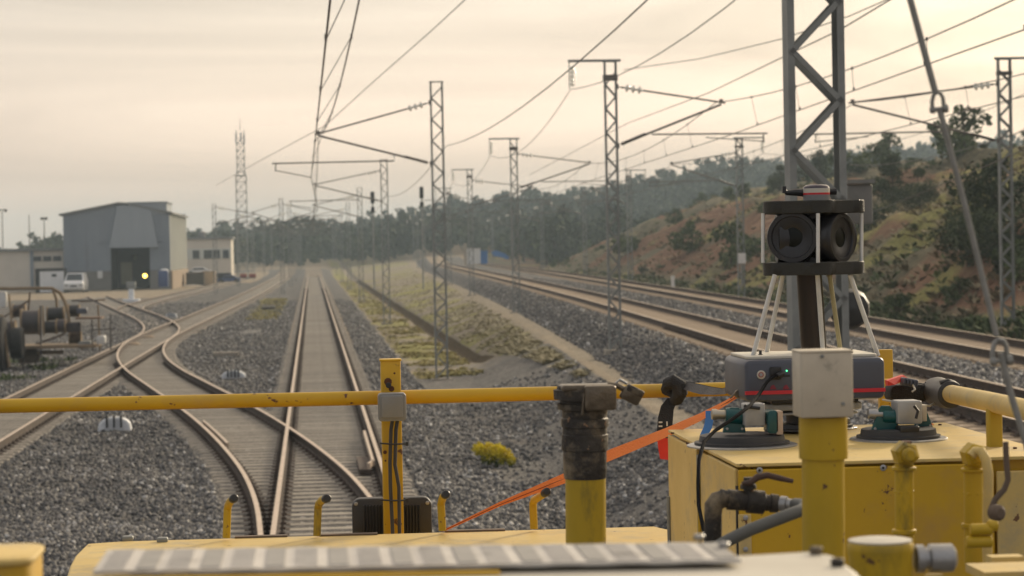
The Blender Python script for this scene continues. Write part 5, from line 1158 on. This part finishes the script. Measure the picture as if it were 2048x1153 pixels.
# black elbow, ball valve and grey hose
Yv = 4.2; kv = Yv/4750
ev = MB(); ev.tube([W(1426, 1095, Yv), W(1426, 1030, Yv), W(1427, 1012, Yv), W(1434, 1002, Yv), W(1448, 998, Yv), W(1462, 998, Yv)], [18*kv, 18*kv, 19*kv, 19*kv, 18*kv, 18*kv], 18); eo = ev.build('elbow_pipe', m_grime, veh)
def lat(p, q, pr, mt, name, par, n=18): b = MB(); d = q-p; b.lathe(p, d, [(t_*d.length, r*kv) for t_, r in pr], n); return b.build(name, mt, par)
lat(W(1440, 998, Yv), W(1556, 1008, Yv), [(0, 20), (.06, 20), (.07, 16), (.12, 15), (.13, 21), (.45, 20), (.47, 24), (.75, 24), (.78, 17), (.86, 16), (.87, 19), (1, 18)], m_grime, 'valve_body', eo)
lat(W(1552, 1007, Yv), W(1596, 1011, Yv-.02), [(0, 14), (.2, 14), (.22, 16), (.5, 16), (.52, 12), (1, 11)], m_alu, 'hose_tail', eo)
lat(W(1497, 990, Yv), W(1496, 955, Yv), [(0, 12), (.3, 10), (.35, 17), (.6, 16), (.62, 10), (1, 9)], m_grime, 'valve_stem', eo)
b = MB(); P = [W(1484, 968, Yv-.02), W(1500, 966, Yv-.02), W(1515, 955, Yv-.02), W(1535, 951, Yv-.02), W(1560, 957, Yv-.02), W(1586, 963, Yv-.02)]; b.tube(P, [.004, .006, .0065, .006, .0055, .004], 10); b.build('valve_lever', mat('rusty_lever', (.09, .05, .035), (.04, .03, .025), 20, .7), eo)
ho = MB(); ho.tube([W(1590, 1009, Yv-.02), W(1606, 1010, Yv-.05), W(1612, 1015, Yv-.08), W(1600, 1022, Yv-.11), W(1560, 1037, Yv-.13), W(1500, 1060, Yv-.14), W(1455, 1082, Yv-.15), W(1425, 1100, Yv-.15), W(1380, 1150, Yv-.15)], 12.5*kv, 16); tag(ho.build('drain_hose', m_hose, veh))
# two yellow valve pipes at right
for k, (px, py0) in enumerate(((1808, 935), (1946, 938))):
    Yp = 4.1; kp = Yp/4750; pp = vpipe(px, py0-8, 1130, Yp, 19*kp, m_yelold, 'valve_pipe')
    for py, rr, hh in ((py0, 25, 6), (py0+47, 21, 5), (py0+125, 25, 8) if k == 0 else (py0+110, 24, 8)):
        a = W(px, py, Yp); b = MB(); b.lathe(a-Vector((0, 0, hh*kp)), (0, 0, 1), [(0, rr*.93*kp), (1.5*kp, rr*kp), (hh*kp, rr*kp), ((hh+1.5)*kp, rr*.9*kp)], 6 if py == py0+47 else 20); b.build('pipe_union', m_yelold, pp)
    a = W(px, py0-28, Yp); b = MB(); b.lathe(a-Vector((0, .03, 0)), (0, 1, 0), [(0, 20*kp), (.006, 26*kp), (.04, 26*kp), (.046, 20*kp)], 6); b.lathe(a-Vector((0, .045, 0)), (0, 1, 0), [(0, 10*kp), (.004, 15*kp), (.02, 15*kp)], 14); b.build('hex_elbow', m_yelold, pp)
    if k == 0: b = MB(); b.lathe(W(px+4, 893, Yp), (0, 0, 1), [(0, 12*kp), (10*kp, 12*kp), (11*kp, 8*kp)], 10); b.build('rusty_nipple', m_rustspot, pp)
b = MB(); Yp = 4.05; kp = Yp/4750; b.tube([W(1943, 912, Yp), W(1950, 903, Yp), W(1962, 903, Yp-.01), W(1972, 920, Yp-.02), W(1977, 950, Yp-.02), W(1976, 1010, Yp-.02), W(1974, 1080, Yp), W(1976, 1140, Yp)], 10*kp, 14); b.build('bent_pipe', m_yeltop, veh)
for px, py, w_ in ((1962, 1060, 44), (1985, 1052, 20), (1958, 1085, 52)): 
    b = MB(); b.lathe(W(px-w_/2, py, 3.9), (1, 0, 0), [(0, 9*kp), (.002, 12*kp), (w_*kp-.002, 12*kp), (w_*kp, 9*kp)], 16); b.build('pipe_fitting', m_yelold, veh)
b = MB(); Yh = 3.7; b.tube([W(2011, 884, Yh), W(2013, 925, Yh), W(2016, 960, Yh), W(2008, 980, Yh), W(1990, 1000, Yh), W(1982, 1018, Yh), W(1984, 1035, Yh)], .0048, 10); lv = b.build('lever_rod', m_plate, veh)
b = MB(); b.lathe(W(1984, 1024, Yh), (.3, -1, 0), [(0, .008), (.006, .013), (.02, .013), (.026, .008)], 12); b.build('lever_pivot', m_plate, lv)
# round cap and coupling low right
a = W(1760, 1083, 3.0); b = MB(); b.lathe(a-Vector((0, 0, .25)), (0, 0, 1), [(0, .040), (.23, .041), (.238, .0425), (.246, .0425), (.25, .040)], 32); rc = b.build('round_filler', m_yelold, veh)
b = MB(); b.lathe(a, (0, 0, 1), [(-.001, .040), (.002, .041), (.003, .036), (.004, .001)], 32); b.build('filler_cap', m_creamp, rc)
b = MB(); p0 = W(1828, 1118, 3.0); b.lathe(p0, (1, 0, 0), [(0, .012), (.002, .018), (.012, .018), (.013, .014), (.018, .014), (.02, .0185), (.05, .018), (.054, .012)], 20); b.build('hose_coupling', m_alu, veh)
b = MB(); b.lathe(W(1868, 1150, 3.0), (0, 0, -1), [(0, .012), (.06, .014)], 16); b.build('coupling_stub', m_yelold, veh)
b = MB(); b.box(W(2030, 1142, 3.4), (.12, .1, .012)); b.box(W(2010, 1125, 3.5), (.05, .03, .02)); b.build('bracket', m_yeltop, veh, smooth=False)
# stay rod with two shackles
sr = thing('stay_rod', 'grey stay rod with two shackles slanting down the right side', 'stay rod', W(1950, 500, 3.3))
def Q(px, py, y=3.3): return W(px, py, y)
b = MB(); b.tube([Q(1812, -30), Q(1822, 5), Q(1872, 190)], .0048, 10); b.build('upper_rod', m_rodd, sr)
b = MB(); b.tube([Q(1880, 222), Q(1930, 412), Q(1993, 672)], .0044, 10); b.build('middle_rod', m_rodd, sr)
b = MB(); b.tube([Q(2001, 705), Q(2022, 790), Q(2075, 960)], .0050, 10); b.build('lower_rod', m_rodd, sr)
for cx, cy, s_ in ((1876, 204, 1), (2000, 703, 1.25)):
    b = MB(); r_ = .0030*s_
    b.tube([Q(cx-11*s_, cy+16*s_), Q(cx-12*s_, cy), Q(cx-9*s_, cy-13*s_), Q(cx-3*s_, cy-19*s_), Q(cx+5*s_, cy-17*s_), Q(cx+10*s_, cy-8*s_), Q(cx+12*s_, cy+14*s_)], r_, 10); b.build('shackle', m_rodd, sr)
    b = MB(); p0 = Q(cx-16*s_, cy+17*s_); p1 = Q(cx+19*s_, cy+13*s_); d = p1-p0; b.lathe(p0, d, [(0, .004), (.003, .0055*s_), (d.length*.25, .0055*s_), (d.length*.26, .0035), (d.length*.74, .0035), (d.length*.75, .0062*s_), (d.length, .0062*s_), (d.length+.001, .003)], 10); b.build('shackle_pin', m_rodd, sr)

# ================================================================== scanner on the cabinet
YQ = 6.08; kq = YQ/4750
sc = thing('mobile_scanner', 'mobile mapping scanner with a black camera head on a slate case', 'scanner', (W(1630, 850, 6.2).x, 6.25, 3.2))
c_ = W(1630, 757, YQ); cw = 290*kq; chh = 88*kq
b = MB(); b.rbox((c_.x, YQ+.15, c_.z-.003), (cw, .30, chh-.004), .016, .010, 'y'); cs_ = b.build('case', m_case, sc)
b = MB(); b.rbox((c_.x, YQ+.155, c_.z+chh/2-.001), (cw*.93, .27, .008), .02, .002, 'z'); b.build('top_plate', m_creamp, cs_)
b = MB(); b.box((c_.x, YQ-.0015, W(1600, 784, YQ).z), (cw*.996, .006, .0095)); b.build('red_band', m_red, cs_, smooth=False)
b = MB(); b.lathe(W(1522, 750, YQ+.002), (0, -1, 0), [(0, .0115), (.004, .0115), (.005, .0105), (.006, .010)], 24); bo = b.build('power_button', m_creamp, cs_)
b = MB(); b.lathe(W(1522, 750, YQ-.0035), (0, -1, 0), [(0, .0075), (.002, .0072)], 20); b.build('button_ring', mat('button_red', (.45, .16, .12)), bo)
b = MB(); b.lathe(W(1522, 750, YQ-.005), (0, -1, 0), [(0, .0045), (.002, .004)], 20); b.build('button_face', m_alu, bo)
b = MB(); b.rbox(W(1551, 747, YQ-.002), (.030, .014, .034), .004, .002, 'y'); b.build('cable_port', m_black, cs_)
b = MB(); b.lathe(W(1573, 742, YQ+.001), (0, -1, 0), [(0, .002), (.003, .002), (.004, .001)], 10); b.build('status_light', m_led, cs_)
b = MB(); b.box(W(1572, 752, YQ+.001), (.020, .004, .006)); b.build('indicator_strip', m_black, cs_)
for px in (1546, 1572):
    b = MB(); p = W(px, 775, YQ-.001); b.add([(p.x-.009, p.y-.001, p.z-.005), (p.x+.009, p.y-.001, p.z-.005), (p.x+.002, p.y-.001, p.z+.007), (p.x-.005, p.y-.001, p.z+.004)], [(0, 1, 2, 3)]); b.build('logo_mark', mat('dull_red_print', (.28, .03, .05)), cs_)
for px, py, hh in ((1521, 706, .020), (1702, 700, .016), (1588, 706, .010)):
    b = MB(); p = W(px, py+6, YQ+.1); b.lathe(p-Vector((0, 0, .006)), (0, 0, 1), [(0, .006 if px != 1588 else .014), (hh*.5, .006 if px != 1588 else .014), (hh*.55, .004), (hh, .004)], 12); b.build('latch_knob', m_black, cs_)
b = MB(); b.box((c_.x+.006, YQ+.14, W(1600, 797, YQ).z-.008), (cw*.62, .22, .018)); b.build('shock_mount', m_black, sc, smooth=False, bevel=.004)
b = MB(); b.rbox((c_.x+.01, YQ+.16, W(1600, 815, YQ+.05).z), (cw*.70, .22, .018), .03, .003, 'z'); b.rbox((c_.x+.01, YQ+.16, W(1600, 829, YQ+.05).z), (cw*.66, .20, .006), .03, .002, 'z'); b.build('adapter_plate', m_aluw, sc)
b = MB(); b.lathe((c_.x+.005, YQ+.16, 3.188), (0, 0, 1), [(0, .098), (.005, .098), (.006, .085), (.016, .082), (.018, .05), (.05, .05)], 36); b.build('base_disc', m_rubber, sc)
# column, legs, head
YH = 6.22; kh = YH/4750
b = MB(); pt = W(1618, 545, YH+.05); pb = W(1628, 706, YH+.05); b.lathe(pb, pt-pb, [(0, 26*kh), ((pt-pb).length, 26*kh)], 28); b.build('column', mat('dark_bronze_tube', (.045, .030, .018), (.02, .017, .014), 5, .28, .5, stretch=(3, 3, .3)), sc)
for (a0, a1, b0, b1, ya, yb_) in ((1506, 712, 1550, 550, -.05, -.08), (1533, 708, 1566, 550, .12, .05), (1646, 705, 1635, 550, -.05, -.09), (1681, 703, 1659, 550, .14, .06), (1756, 712, 1700, 550, -.02, -.04)):
    b = MB(); b.tube([W(a0, a1, YH+ya), W(b0, b1, YH+yb_)], .0062, 12); b.build('support_rod', m_rod if a0 != 1681 else mat('brassy_rod', (.42, .38, .22)), sc)
def headplate(pyc, th, name):
    c0 = W(1624, pyc, YH); R0 = 95*kh; b = MB(); n = 5; rings = []
    out_ = []
    lobes = [math.radians(-90+72*i) for i in range(5)]
    for j in range(80):
        a = 2*math.pi*j/80; 
        dd = max(math.cos(5*(a-math.radians(-90))), -1)
        r = R0*(.90+.12*max(dd, 0)**.6-.05*max(-dd, 0))
        out_.append((r*math.cos(a)*1.10, r*math.sin(a)*.95))
    for z_, s_ in ((-th/2, .985), (-th/2+.002, 1), (th/2-.002, 1), (th/2, .985)):
        rings.append([c0+Vector((x*s_, y*s_, z_)) for x, y in out_])
    b.loft(rings); return b.build(name, m_blackp, sc)
hp1 = headplate(415, 26*kh, 'head_top_plate'); hp2 = headplate(537, 26*kh, 'head_bottom_plate')
for px, dy in ((1526, -.03), (1636, -.128), (1723, -.03)):
    b = MB(); b.tube([W(px, 526, YH+dy), W(px, 427, YH+dy)], .0050, 12); b.build('spacer_rod', m_rod, sc)
for px, dy in ((1560, .08), (1690, .08)):
    b = MB(); b.tube([W(px, 526, YH+dy), W(px, 427, YH+dy)], .0050, 12); b.build('spacer_rod', m_rod, sc)
b = MB(); cc = W(1626, 476, YH); b.lathe(cc-Vector((0, -.012, 50*kh)), (0, 0, 1), [(0, .050), (100*kh, .050)], 20); b.build('head_core', m_matte, sc)
for az in (-94, 119, 191):
    nv = Vector((math.sin(math.radians(az)), -math.cos(math.radians(az)), 0)); c0 = cc+nv*.055; r_ = 50*kh; b = MB(); b.lathe(c0, nv, [(0, r_*.9), (.02, r_), (.042, r_), (.044, r_*.8), (.036, r_*.4), (.036, .001)], 30); b.build('camera_housing', m_matte, sc)
for px, py, az, R0 in ((1585, 475, -22, 52), (1683, 476, 47, 51)):
    nrm_ = Vector((math.sin(math.radians(az)), -math.cos(math.radians(az)), 0)); r_ = R0*kh; ctr = W(px, py, YH-.065)
    b = MB(); b.lathe(ctr-nrm_*.075, nrm_, [(0, r_*.86), (.045, r_*.92), (.06, r_), (.075, r_), (.079, r_*.97), (.079, r_*.82), (.077, r_*.80), (.074, r_*.79), (.073, r_*.42), (.071, r_*.38), (.066, r_*.37)], 44); ln_ = b.build('camera_housing', m_matte, sc)
    b = MB(); b.lathe(ctr-nrm_*.0075, nrm_, [(0, r_*.375), (.002, r_*.37), (.0035, r_*.2), (.004, r_*.02)], 30); b.build('lens_glass', m_glass, ln_)
    for q in range(4):
        an = math.radians(45+90*q); u_ = Vector((nrm_.y, -nrm_.x, 0)); pp_ = ctr+nrm_*.003+(u_*math.cos(an)+Vector((0, 0, math.sin(an))))*r_*.88; disc(ln_, 'screw', m_rubber, pp_, nrm_, .0025, .0015)
b = MB(); p = W(1633, 402, YH-.01); b.lathe(p, (0, 0, 1), [(0, 27*kh), (12*kh, 27*kh)], 36); dm = b.build('dome_base', m_greybox, sc)
b = MB(); b.lathe(p+Vector((0, 0, 12*kh)), (0, 0, 1), [(0, 27.2*kh), (4*kh, 27.2*kh)], 36); b.build('dome_red_band', m_red, dm)
b = MB(); b.lathe(p+Vector((0, 0, 16*kh)), (0, 0, 1), [(0, 27*kh), (9*kh, 27*kh)], 36); b.build('dome_white_band', m_creamp, dm)
b = MB(); b.lathe(p+Vector((0, 0, 25*kh)), (0, 0, 1), [(0, 27*kh), (4*kh, 25.5*kh), (7*kh, 21*kh), (8*kh, 14*kh), (8.3*kh, 0)], 36); b.build('dome_top', mat('aubergine_dome', (.07, .055, .075), None, 8, .25), dm)
b = MB(); b.tube([W(1566, 378, YH), W(1573, 386, YH), W(1590, 385, YH), W(1608, 386, YH)], [.004, .007, .010, .011], 10); b.box(W(1568, 380, YH), (.010, .012, .018)); b.build('clamp_handle', m_black, sc)
b = MB(); b.tube([W(1655, 384, YH+.01), W(1672, 383, YH+.01)], [.008, .010], 10); b.build('clamp_knob', m_black, sc)
# vacuum cups
def vac(cx, cy, rx, y, lb, full=True):
    p = W(cx, cy, y); p.z = ZC+.001; k = y/4750; r = thing('vacuum_cup', lb, 'suction cup', p, 'vacuum cups holding the scanner'); R0 = rx*k
    b = MB(); b.lathe(p, (0, 0, 1), [(0, R0), (.003, R0*1.0), (.0045, R0*.98), (.005, R0*.9)], 48); b.build('metal_skirt', m_alu, r)
    b = MB(); b.lathe(p+Vector((0, 0, .005)), (0, 0, 1), [(0, R0*.86), (.006, R0*.86), (.008, R0*.78), (.022, R0*.76), (.024, R0*.70)], 48); b.build('rubber_disc', m_rubber, r); return r
v1 = vac(1484, 884, 112, 5.86, 'left vacuum cup with the blue tape beside it'); v2 = vac(1797, 880, 99, 5.93, 'right vacuum cup nearest the black taped rail'); v3 = vac(1655, 857, 60, 6.33, 'small rear vacuum cup half hidden behind the beige box')
Yt = 5.84; kt = Yt/4750
def bracket(par, px0, px1, py0, py1, y, top):
    b = MB(); P = [W(px0, py1, y), W(px1, py1, y), W((px0+px1)/2+top, py0+8, y), W((px0+px1)/2+top*.6, py0, y), W((px0+px1)/2-top*.6, py0, y), W((px0+px1)/2-top, py0+8, y)]
    b.loft([[q+Vector((0, d, 0)) for q in P] for d in (0, .012)]); o = b.build('bracket', m_teal, par, smooth=False, bevel=.002)
    for q in (px0+8, px1-8): disc(o, 'bolt', m_alu, W(q, py1-8, y), (0, -1, 0), .0035, .004)
def cyl(par, name, p, q, pr, mt): b = MB(); d = q-p; b.lathe(p, d, [(t_*d.length, r*kt) for t_, r in pr], 22); return b.build(name, mt, par)
bracket(v1, 1446, 1492, 816, 866, Yt, 15)
b = MB(); b.rbox(W(1542, 843, Yt-.02), (22*kt, .06, 46*kt), .008, .002, 'y'); b.build('bracket', m_teal, v1)
cyl(v1, 'pump_barrel', W(1450, 832, Yt+.01), W(1492, 834, Yt+.01), [(0, 16), (.1, 17), (.8, 17), (1, 16)], m_teal)
cyl(v1, 'pump_knob', W(1423, 829, Yt+.01), W(1453, 830, Yt+.01), [(0, 9), (.05, 11), (.35, 11), (.36, 9.5), (.98, 9.5), (1, 8)], mat('brass_knob', (.42, .36, .24), (.5, .48, .44), 3, .35, .7))
b = MB(); b.rbox(W(1506, 829, Yt-.01), (42*kt, .05, 46*kt), .005, .003, 'y'); b.build('cast_block', m_aluw, v1)
b = MB(); b.rbox(W(1556, 845, Yt-.03), (14*kt, .04, 48*kt), .003, .002, 'y'); b.build('side_plate', mat('copper_plate', (.55, .42, .32)), v1)
b = MB(); b.tube([W(1492, 814, Yt-.04), W(1520, 817, Yt-.04)], .004, 8); b.lathe(W(1491, 813, Yt-.045), (0, -1, 0), [(0, .005), (.004, .004)], 12); b.build('release_lever', m_black, v1)
bracket(v2, 1742, 1802, 812, 866, Yt+.05, 14); bracket(v2, 1826, 1868, 812, 860, Yt+.12, 6)
cyl(v2, 'pump_barrel', W(1764, 833, Yt+.06), W(1805, 834, Yt+.06), [(0, 13), (.1, 15), (.8, 15), (1, 14)], m_teal)
cyl(v2, 'pump_knob', W(1736, 828, Yt+.06), W(1768, 829, Yt+.06), [(0, 8), (.05, 10), (.45, 11), (.46, 9.5), (.98, 9.5), (1, 8)], m_alu)
b = MB(); b.rbox(W(1813, 824, Yt+.06), (52*kt, .06, 48*kt), .006, .003, 'y', rot=Matrix.Rotation(.05, 3, 'Z')); b.build('cast_block', m_aluw, v2)
b = MB(); b.tube([W(1828, 812, Yt), W(1836, 822, Yt), W(1832, 838, Yt)], .004, 8); b.build('release_lever', m_black, v2)
b = MB(); b.rbox(W(1846, 826, Yt+.1), (10*kt, .03, 34*kt), .002, .002, 'y'); b.build('side_plate', m_beige, v2)
b = MB(); b.rbox(W(1815, 858, Yt+.02), (40*kt, .05, 12*kt), .004, .002, 'y'); b.build('foot_block', m_black, v2)
# power lead
b = MB(); b.tube([W(1562, 751, YQ-.015), W(1548, 752, YQ-.03), W(1534, 764, YQ-.05), W(1520, 786, 5.95), W(1500, 812, 5.78), W(1470, 835, 5.72), W(1430, 862, 5.66), W(1408, 884, 5.6), W(1398, 920, 5.5), W(1396, 965, 5.45), W(1397, 1010, 5.4), W(1404, 1045, 5.35), W(1412, 1080, 5.3)], .0046, 10)
pc = b.build('power_lead', mat('cable_rubber', (.010, .010, .011), None, 9, .85, spec=.15), None, W(1500, 812, 5.78)); tag(pc, 'black power lead curving from the slate case down past the cabinet edge', 'cable')
b = MB(); b.lathe(W(1566, 748, YQ-.012), W(1548, 755, YQ-.03)-W(1566, 748, YQ-.012), [(0, .006), (.004, .008), (.018, .0075), (.022, .005)], 14); b.build('plug', m_black, pc)

# ---- straps and tape
def ribbon(name, mt, U, Lw, th, par=None, origin=None, crease=.0):
    b = MB(); rings = []
    for (u, l) in zip(U, Lw):
        m = (u+l)/2; o = Vector((0, -th, 0)); rings.append([u, u+o, m+o*(1-crease), l+o, l, m])
    b.loft(rings); return b.build(name, mt, par, origin)
us = [(883, 1062, 6.98), (1000, 1004, 6.9), (1130, 946, 6.78), (1218, 900, 6.68), (1330, 857, 6.5), (1400, 827, 6.38), (1450, 802, 6.28), (1484, 782, 6.2)]
ls = [(889, 1063, 6.98), (1000, 1013, 6.9), (1130, 967, 6.77), (1218, 923, 6.66), (1330, 876, 6.48), (1400, 843, 6.36), (1450, 812, 6.27), (1486, 789, 6.2)]
osr = ribbon('ratchet_strap', m_orange, [W(*p) for p in us], [W(*p) for p in ls], .002, None, W(1130, 950, 6.78)); tag(osr, 'orange ratchet strap slanting down from the scanner to the bonnet', 'strap')
b = MB(); b.tube([W(p[0], (p[1]+q[1])/2+1, p[2]-.006) for p, q in zip(us, ls)], .0012, 5); b.build('stitched_seam', mat('dark_orange_seam', (.35, .06, .015)), osr)
b = MB(); b.lathe(W(1476, 788, 6.18), (0, -1, 0), [(0, .010), (.004, .012), (.01, .010)], 14); b.tube([W(1460, 797, 6.18), W(1475, 783, 6.18), W(1486, 778, 6.18)], .003, 8); b.build('strap_hook', m_lid, osr)
gs = thing('grey_strap', 'twisted grey and black strap knotted round the front rail', 'strap', W(1350, 785, 7.1))
U = [(1352, 763, 7.12), (1380, 765, 7.05), (1402, 770, 7.0), (1425, 775, 6.9), (1445, 778, 6.75), (1465, 772, 6.5), (1484, 768, 6.2)]
D_ = [(1354, 776, 7.12), (1375, 782, 7.0), (1400, 789, 6.95), (1425, 790, 6.85), (1448, 789, 6.7), (1468, 783, 6.45), (1486, 778, 6.15)]
ribbon('webbing', m_webg, [W(*p) for p in U], [W(*p) for p in D_], .004, gs)
ribbon('webbing', m_webb, [W(p[0], p[1]-1, p[2]+.02) for p in U], [W(p[0], p[1]+6, p[2]+.02) for p in U], .003, gs)
b = MB(); b.tube([W(1332, 778, 7.12), W(1337, 768, 7.08), W(1347, 764, 7.06), W(1358, 770, 7.06), W(1360, 785, 7.06), W(1354, 799, 7.08), W(1343, 806, 7.1)], [.014, .02, .022, .024, .024, .020, .012], 10); b.tube([W(1335, 778, 7.15), W(1348, 783, 7.10), W(1356, 790, 7.15)], .022, 10); b.build('knot', m_webb, gs)
U = [(1335, 796, 7.1), (1322, 812, 7.08), (1316, 835, 7.07), (1314, 860, 7.06), (1316, 880, 7.05)]
D_ = [(1354, 800, 7.1), (1347, 820, 7.08), (1345, 845, 7.07), (1344, 865, 7.06), (1342, 884, 7.05)]
tl2 = ribbon('strap_tail', m_webb, [W(*p) for p in U], [W(*p) for p in D_], .004, gs)
tl3 = ribbon('red_tail_end', m_redw, [W(1314, 874, 7.04), W(1316, 895, 7.04), W(1320, 918, 7.03)], [W(1340, 878, 7.04), W(1341, 900, 7.04), W(1342, 921, 7.03)], .005, gs)
for py in (845, 853, 861):
    b = MB(); b.box(W(1321, py, 7.058), (.011, .002, .0045)); b.build('printed_bar', m_white, tl2, smooth=False)
b = MB(); b.box(W(1334, 848, 7.058), (.004, .002, .014)); b.build('printed_bar', m_white, tl2, smooth=False)
rs = thing('ratchet_buckle', 'black and red ratchet strap right of the slate case', 'strap', W(1825, 785, 6.6))
b = MB(); b.rbox(W(1812, 786, 6.6), (.11, .08, .05), .02, .006, 'y'); b.rbox(W(1845, 780, 6.62), (.10, .05, .038), .012, .005, 'y', rot=Matrix.Rotation(.15, 3, 'Y')); b.build('bundled_webbing', m_webb, rs)
b = MB(); P = [W(1775, 762, 6.5), W(1808, 751, 6.55), W(1816, 757, 6.55), W(1790, 770, 6.5), W(1776, 772, 6.5)]; b.loft([[q+Vector((0, d, 0)) for q in P] for d in (0, .03)]); b.build('red_handle', m_redw, rs, smooth=False)
b = MB(); b.rbox(W(1818, 765, 6.52), (.045, .03, .022), .004, .003, 'y', rot=Matrix.Rotation(.2, 3, 'Y')); 
for i in range(4): b.box(W(1808+i*7, 762+i*1.5, 6.50), (.005, .01, .012))
b.build('ratchet_pawl', m_case, rs)
b = MB(); b.tube([W(1826, 770, 6.5), W(1830, 780, 6.49), W(1824, 784, 6.49)], .003, 8); b.build('ratchet_hook', m_creamp, rs)
ribbon('webbing', m_webb, [W(1850, 764, 6.6), W(1880, 770, 6.65), W(1905, 778, 6.62)], [W(1850, 797, 6.6), W(1876, 800, 6.65), W(1900, 806, 6.6)], .02, rs)
b = MB(); p0, p1 = W(1868, 782, 6.66), W(1902, 790, 6.28); d = p1-p0; b.lathe(p0, d, [(0, .026), (.02, .038), (d.length*.25, .042), (d.length*.5, .038), (d.length*.8, .041), (d.length, .036), (d.length+.004, .026)], 24); b.tube([W(1880, 766, 6.3), W(1896, 762, 6.3), W(1912, 774, 6.28), W(1916, 782, 6.28)], .006, 8); b.build('tape_wrap', mat('grey_tape', (.06, .055, .05), (.03, .028, .027), 14, .5), rs)
b = MB(); b.tube([W(1765, 800, 6.45), W(1800, 806, 6.4), W(1860, 812, 6.4), W(1880, 800, 6.5)], .003, 6); b.build('cord', m_creamp, rs)
bt_ = ribbon('blue_tape', m_blue, [W(1411, 822, 6.1), W(1411, 838, 6.08), W(1407, 855, 6.06), W(1400, 870, 6.03)], [W(1425, 822, 6.1), W(1427, 838, 6.08), W(1424, 856, 6.06), W(1414, 875, 6.03)], .001, None, W(1412, 872, 6.0)); tag(bt_, 'curved strip of blue tape standing beside the left vacuum cup', 'tape')
tag(ribbon('orange_strap_end', m_orange, [W(1846, 832, 6.35), W(1862, 846, 6.35), W(1885, 858, 6.4)], [W(1846, 842, 6.34), W(1860, 856, 6.34), W(1880, 862, 6.38)], .002, None, W(1860, 850, 6.35)), 'short orange strap end behind the right vacuum cup', 'strap')

# ------------------------------------------------------------------ air
hb_ = MB(); hb_.box((0, 1300, 20.5), (2600, 2680, 51)); hz_ = hb_.build('haze', MATS['lens_glass'], None, (0, 1300, -5), smooth=False)
hm = bpy.data.materials.new('haze_air'); hm.use_nodes = True; n_ = hm.node_tree.nodes; n_.remove(n_['Principled BSDF'])
pv = n_.new('ShaderNodeVolumePrincipled'); pv.inputs['Density'].default_value = .00046; pv.inputs['Color'].default_value = (.70, .87, 1.0, 1); pv.inputs['Anisotropy'].default_value = .2
hm.node_tree.links.new(pv.outputs[0], n_['Material Output'].inputs['Volume'])
hz_.data.materials.clear(); hz_.data.materials.append(hm); hz_['kind'] = 'stuff'
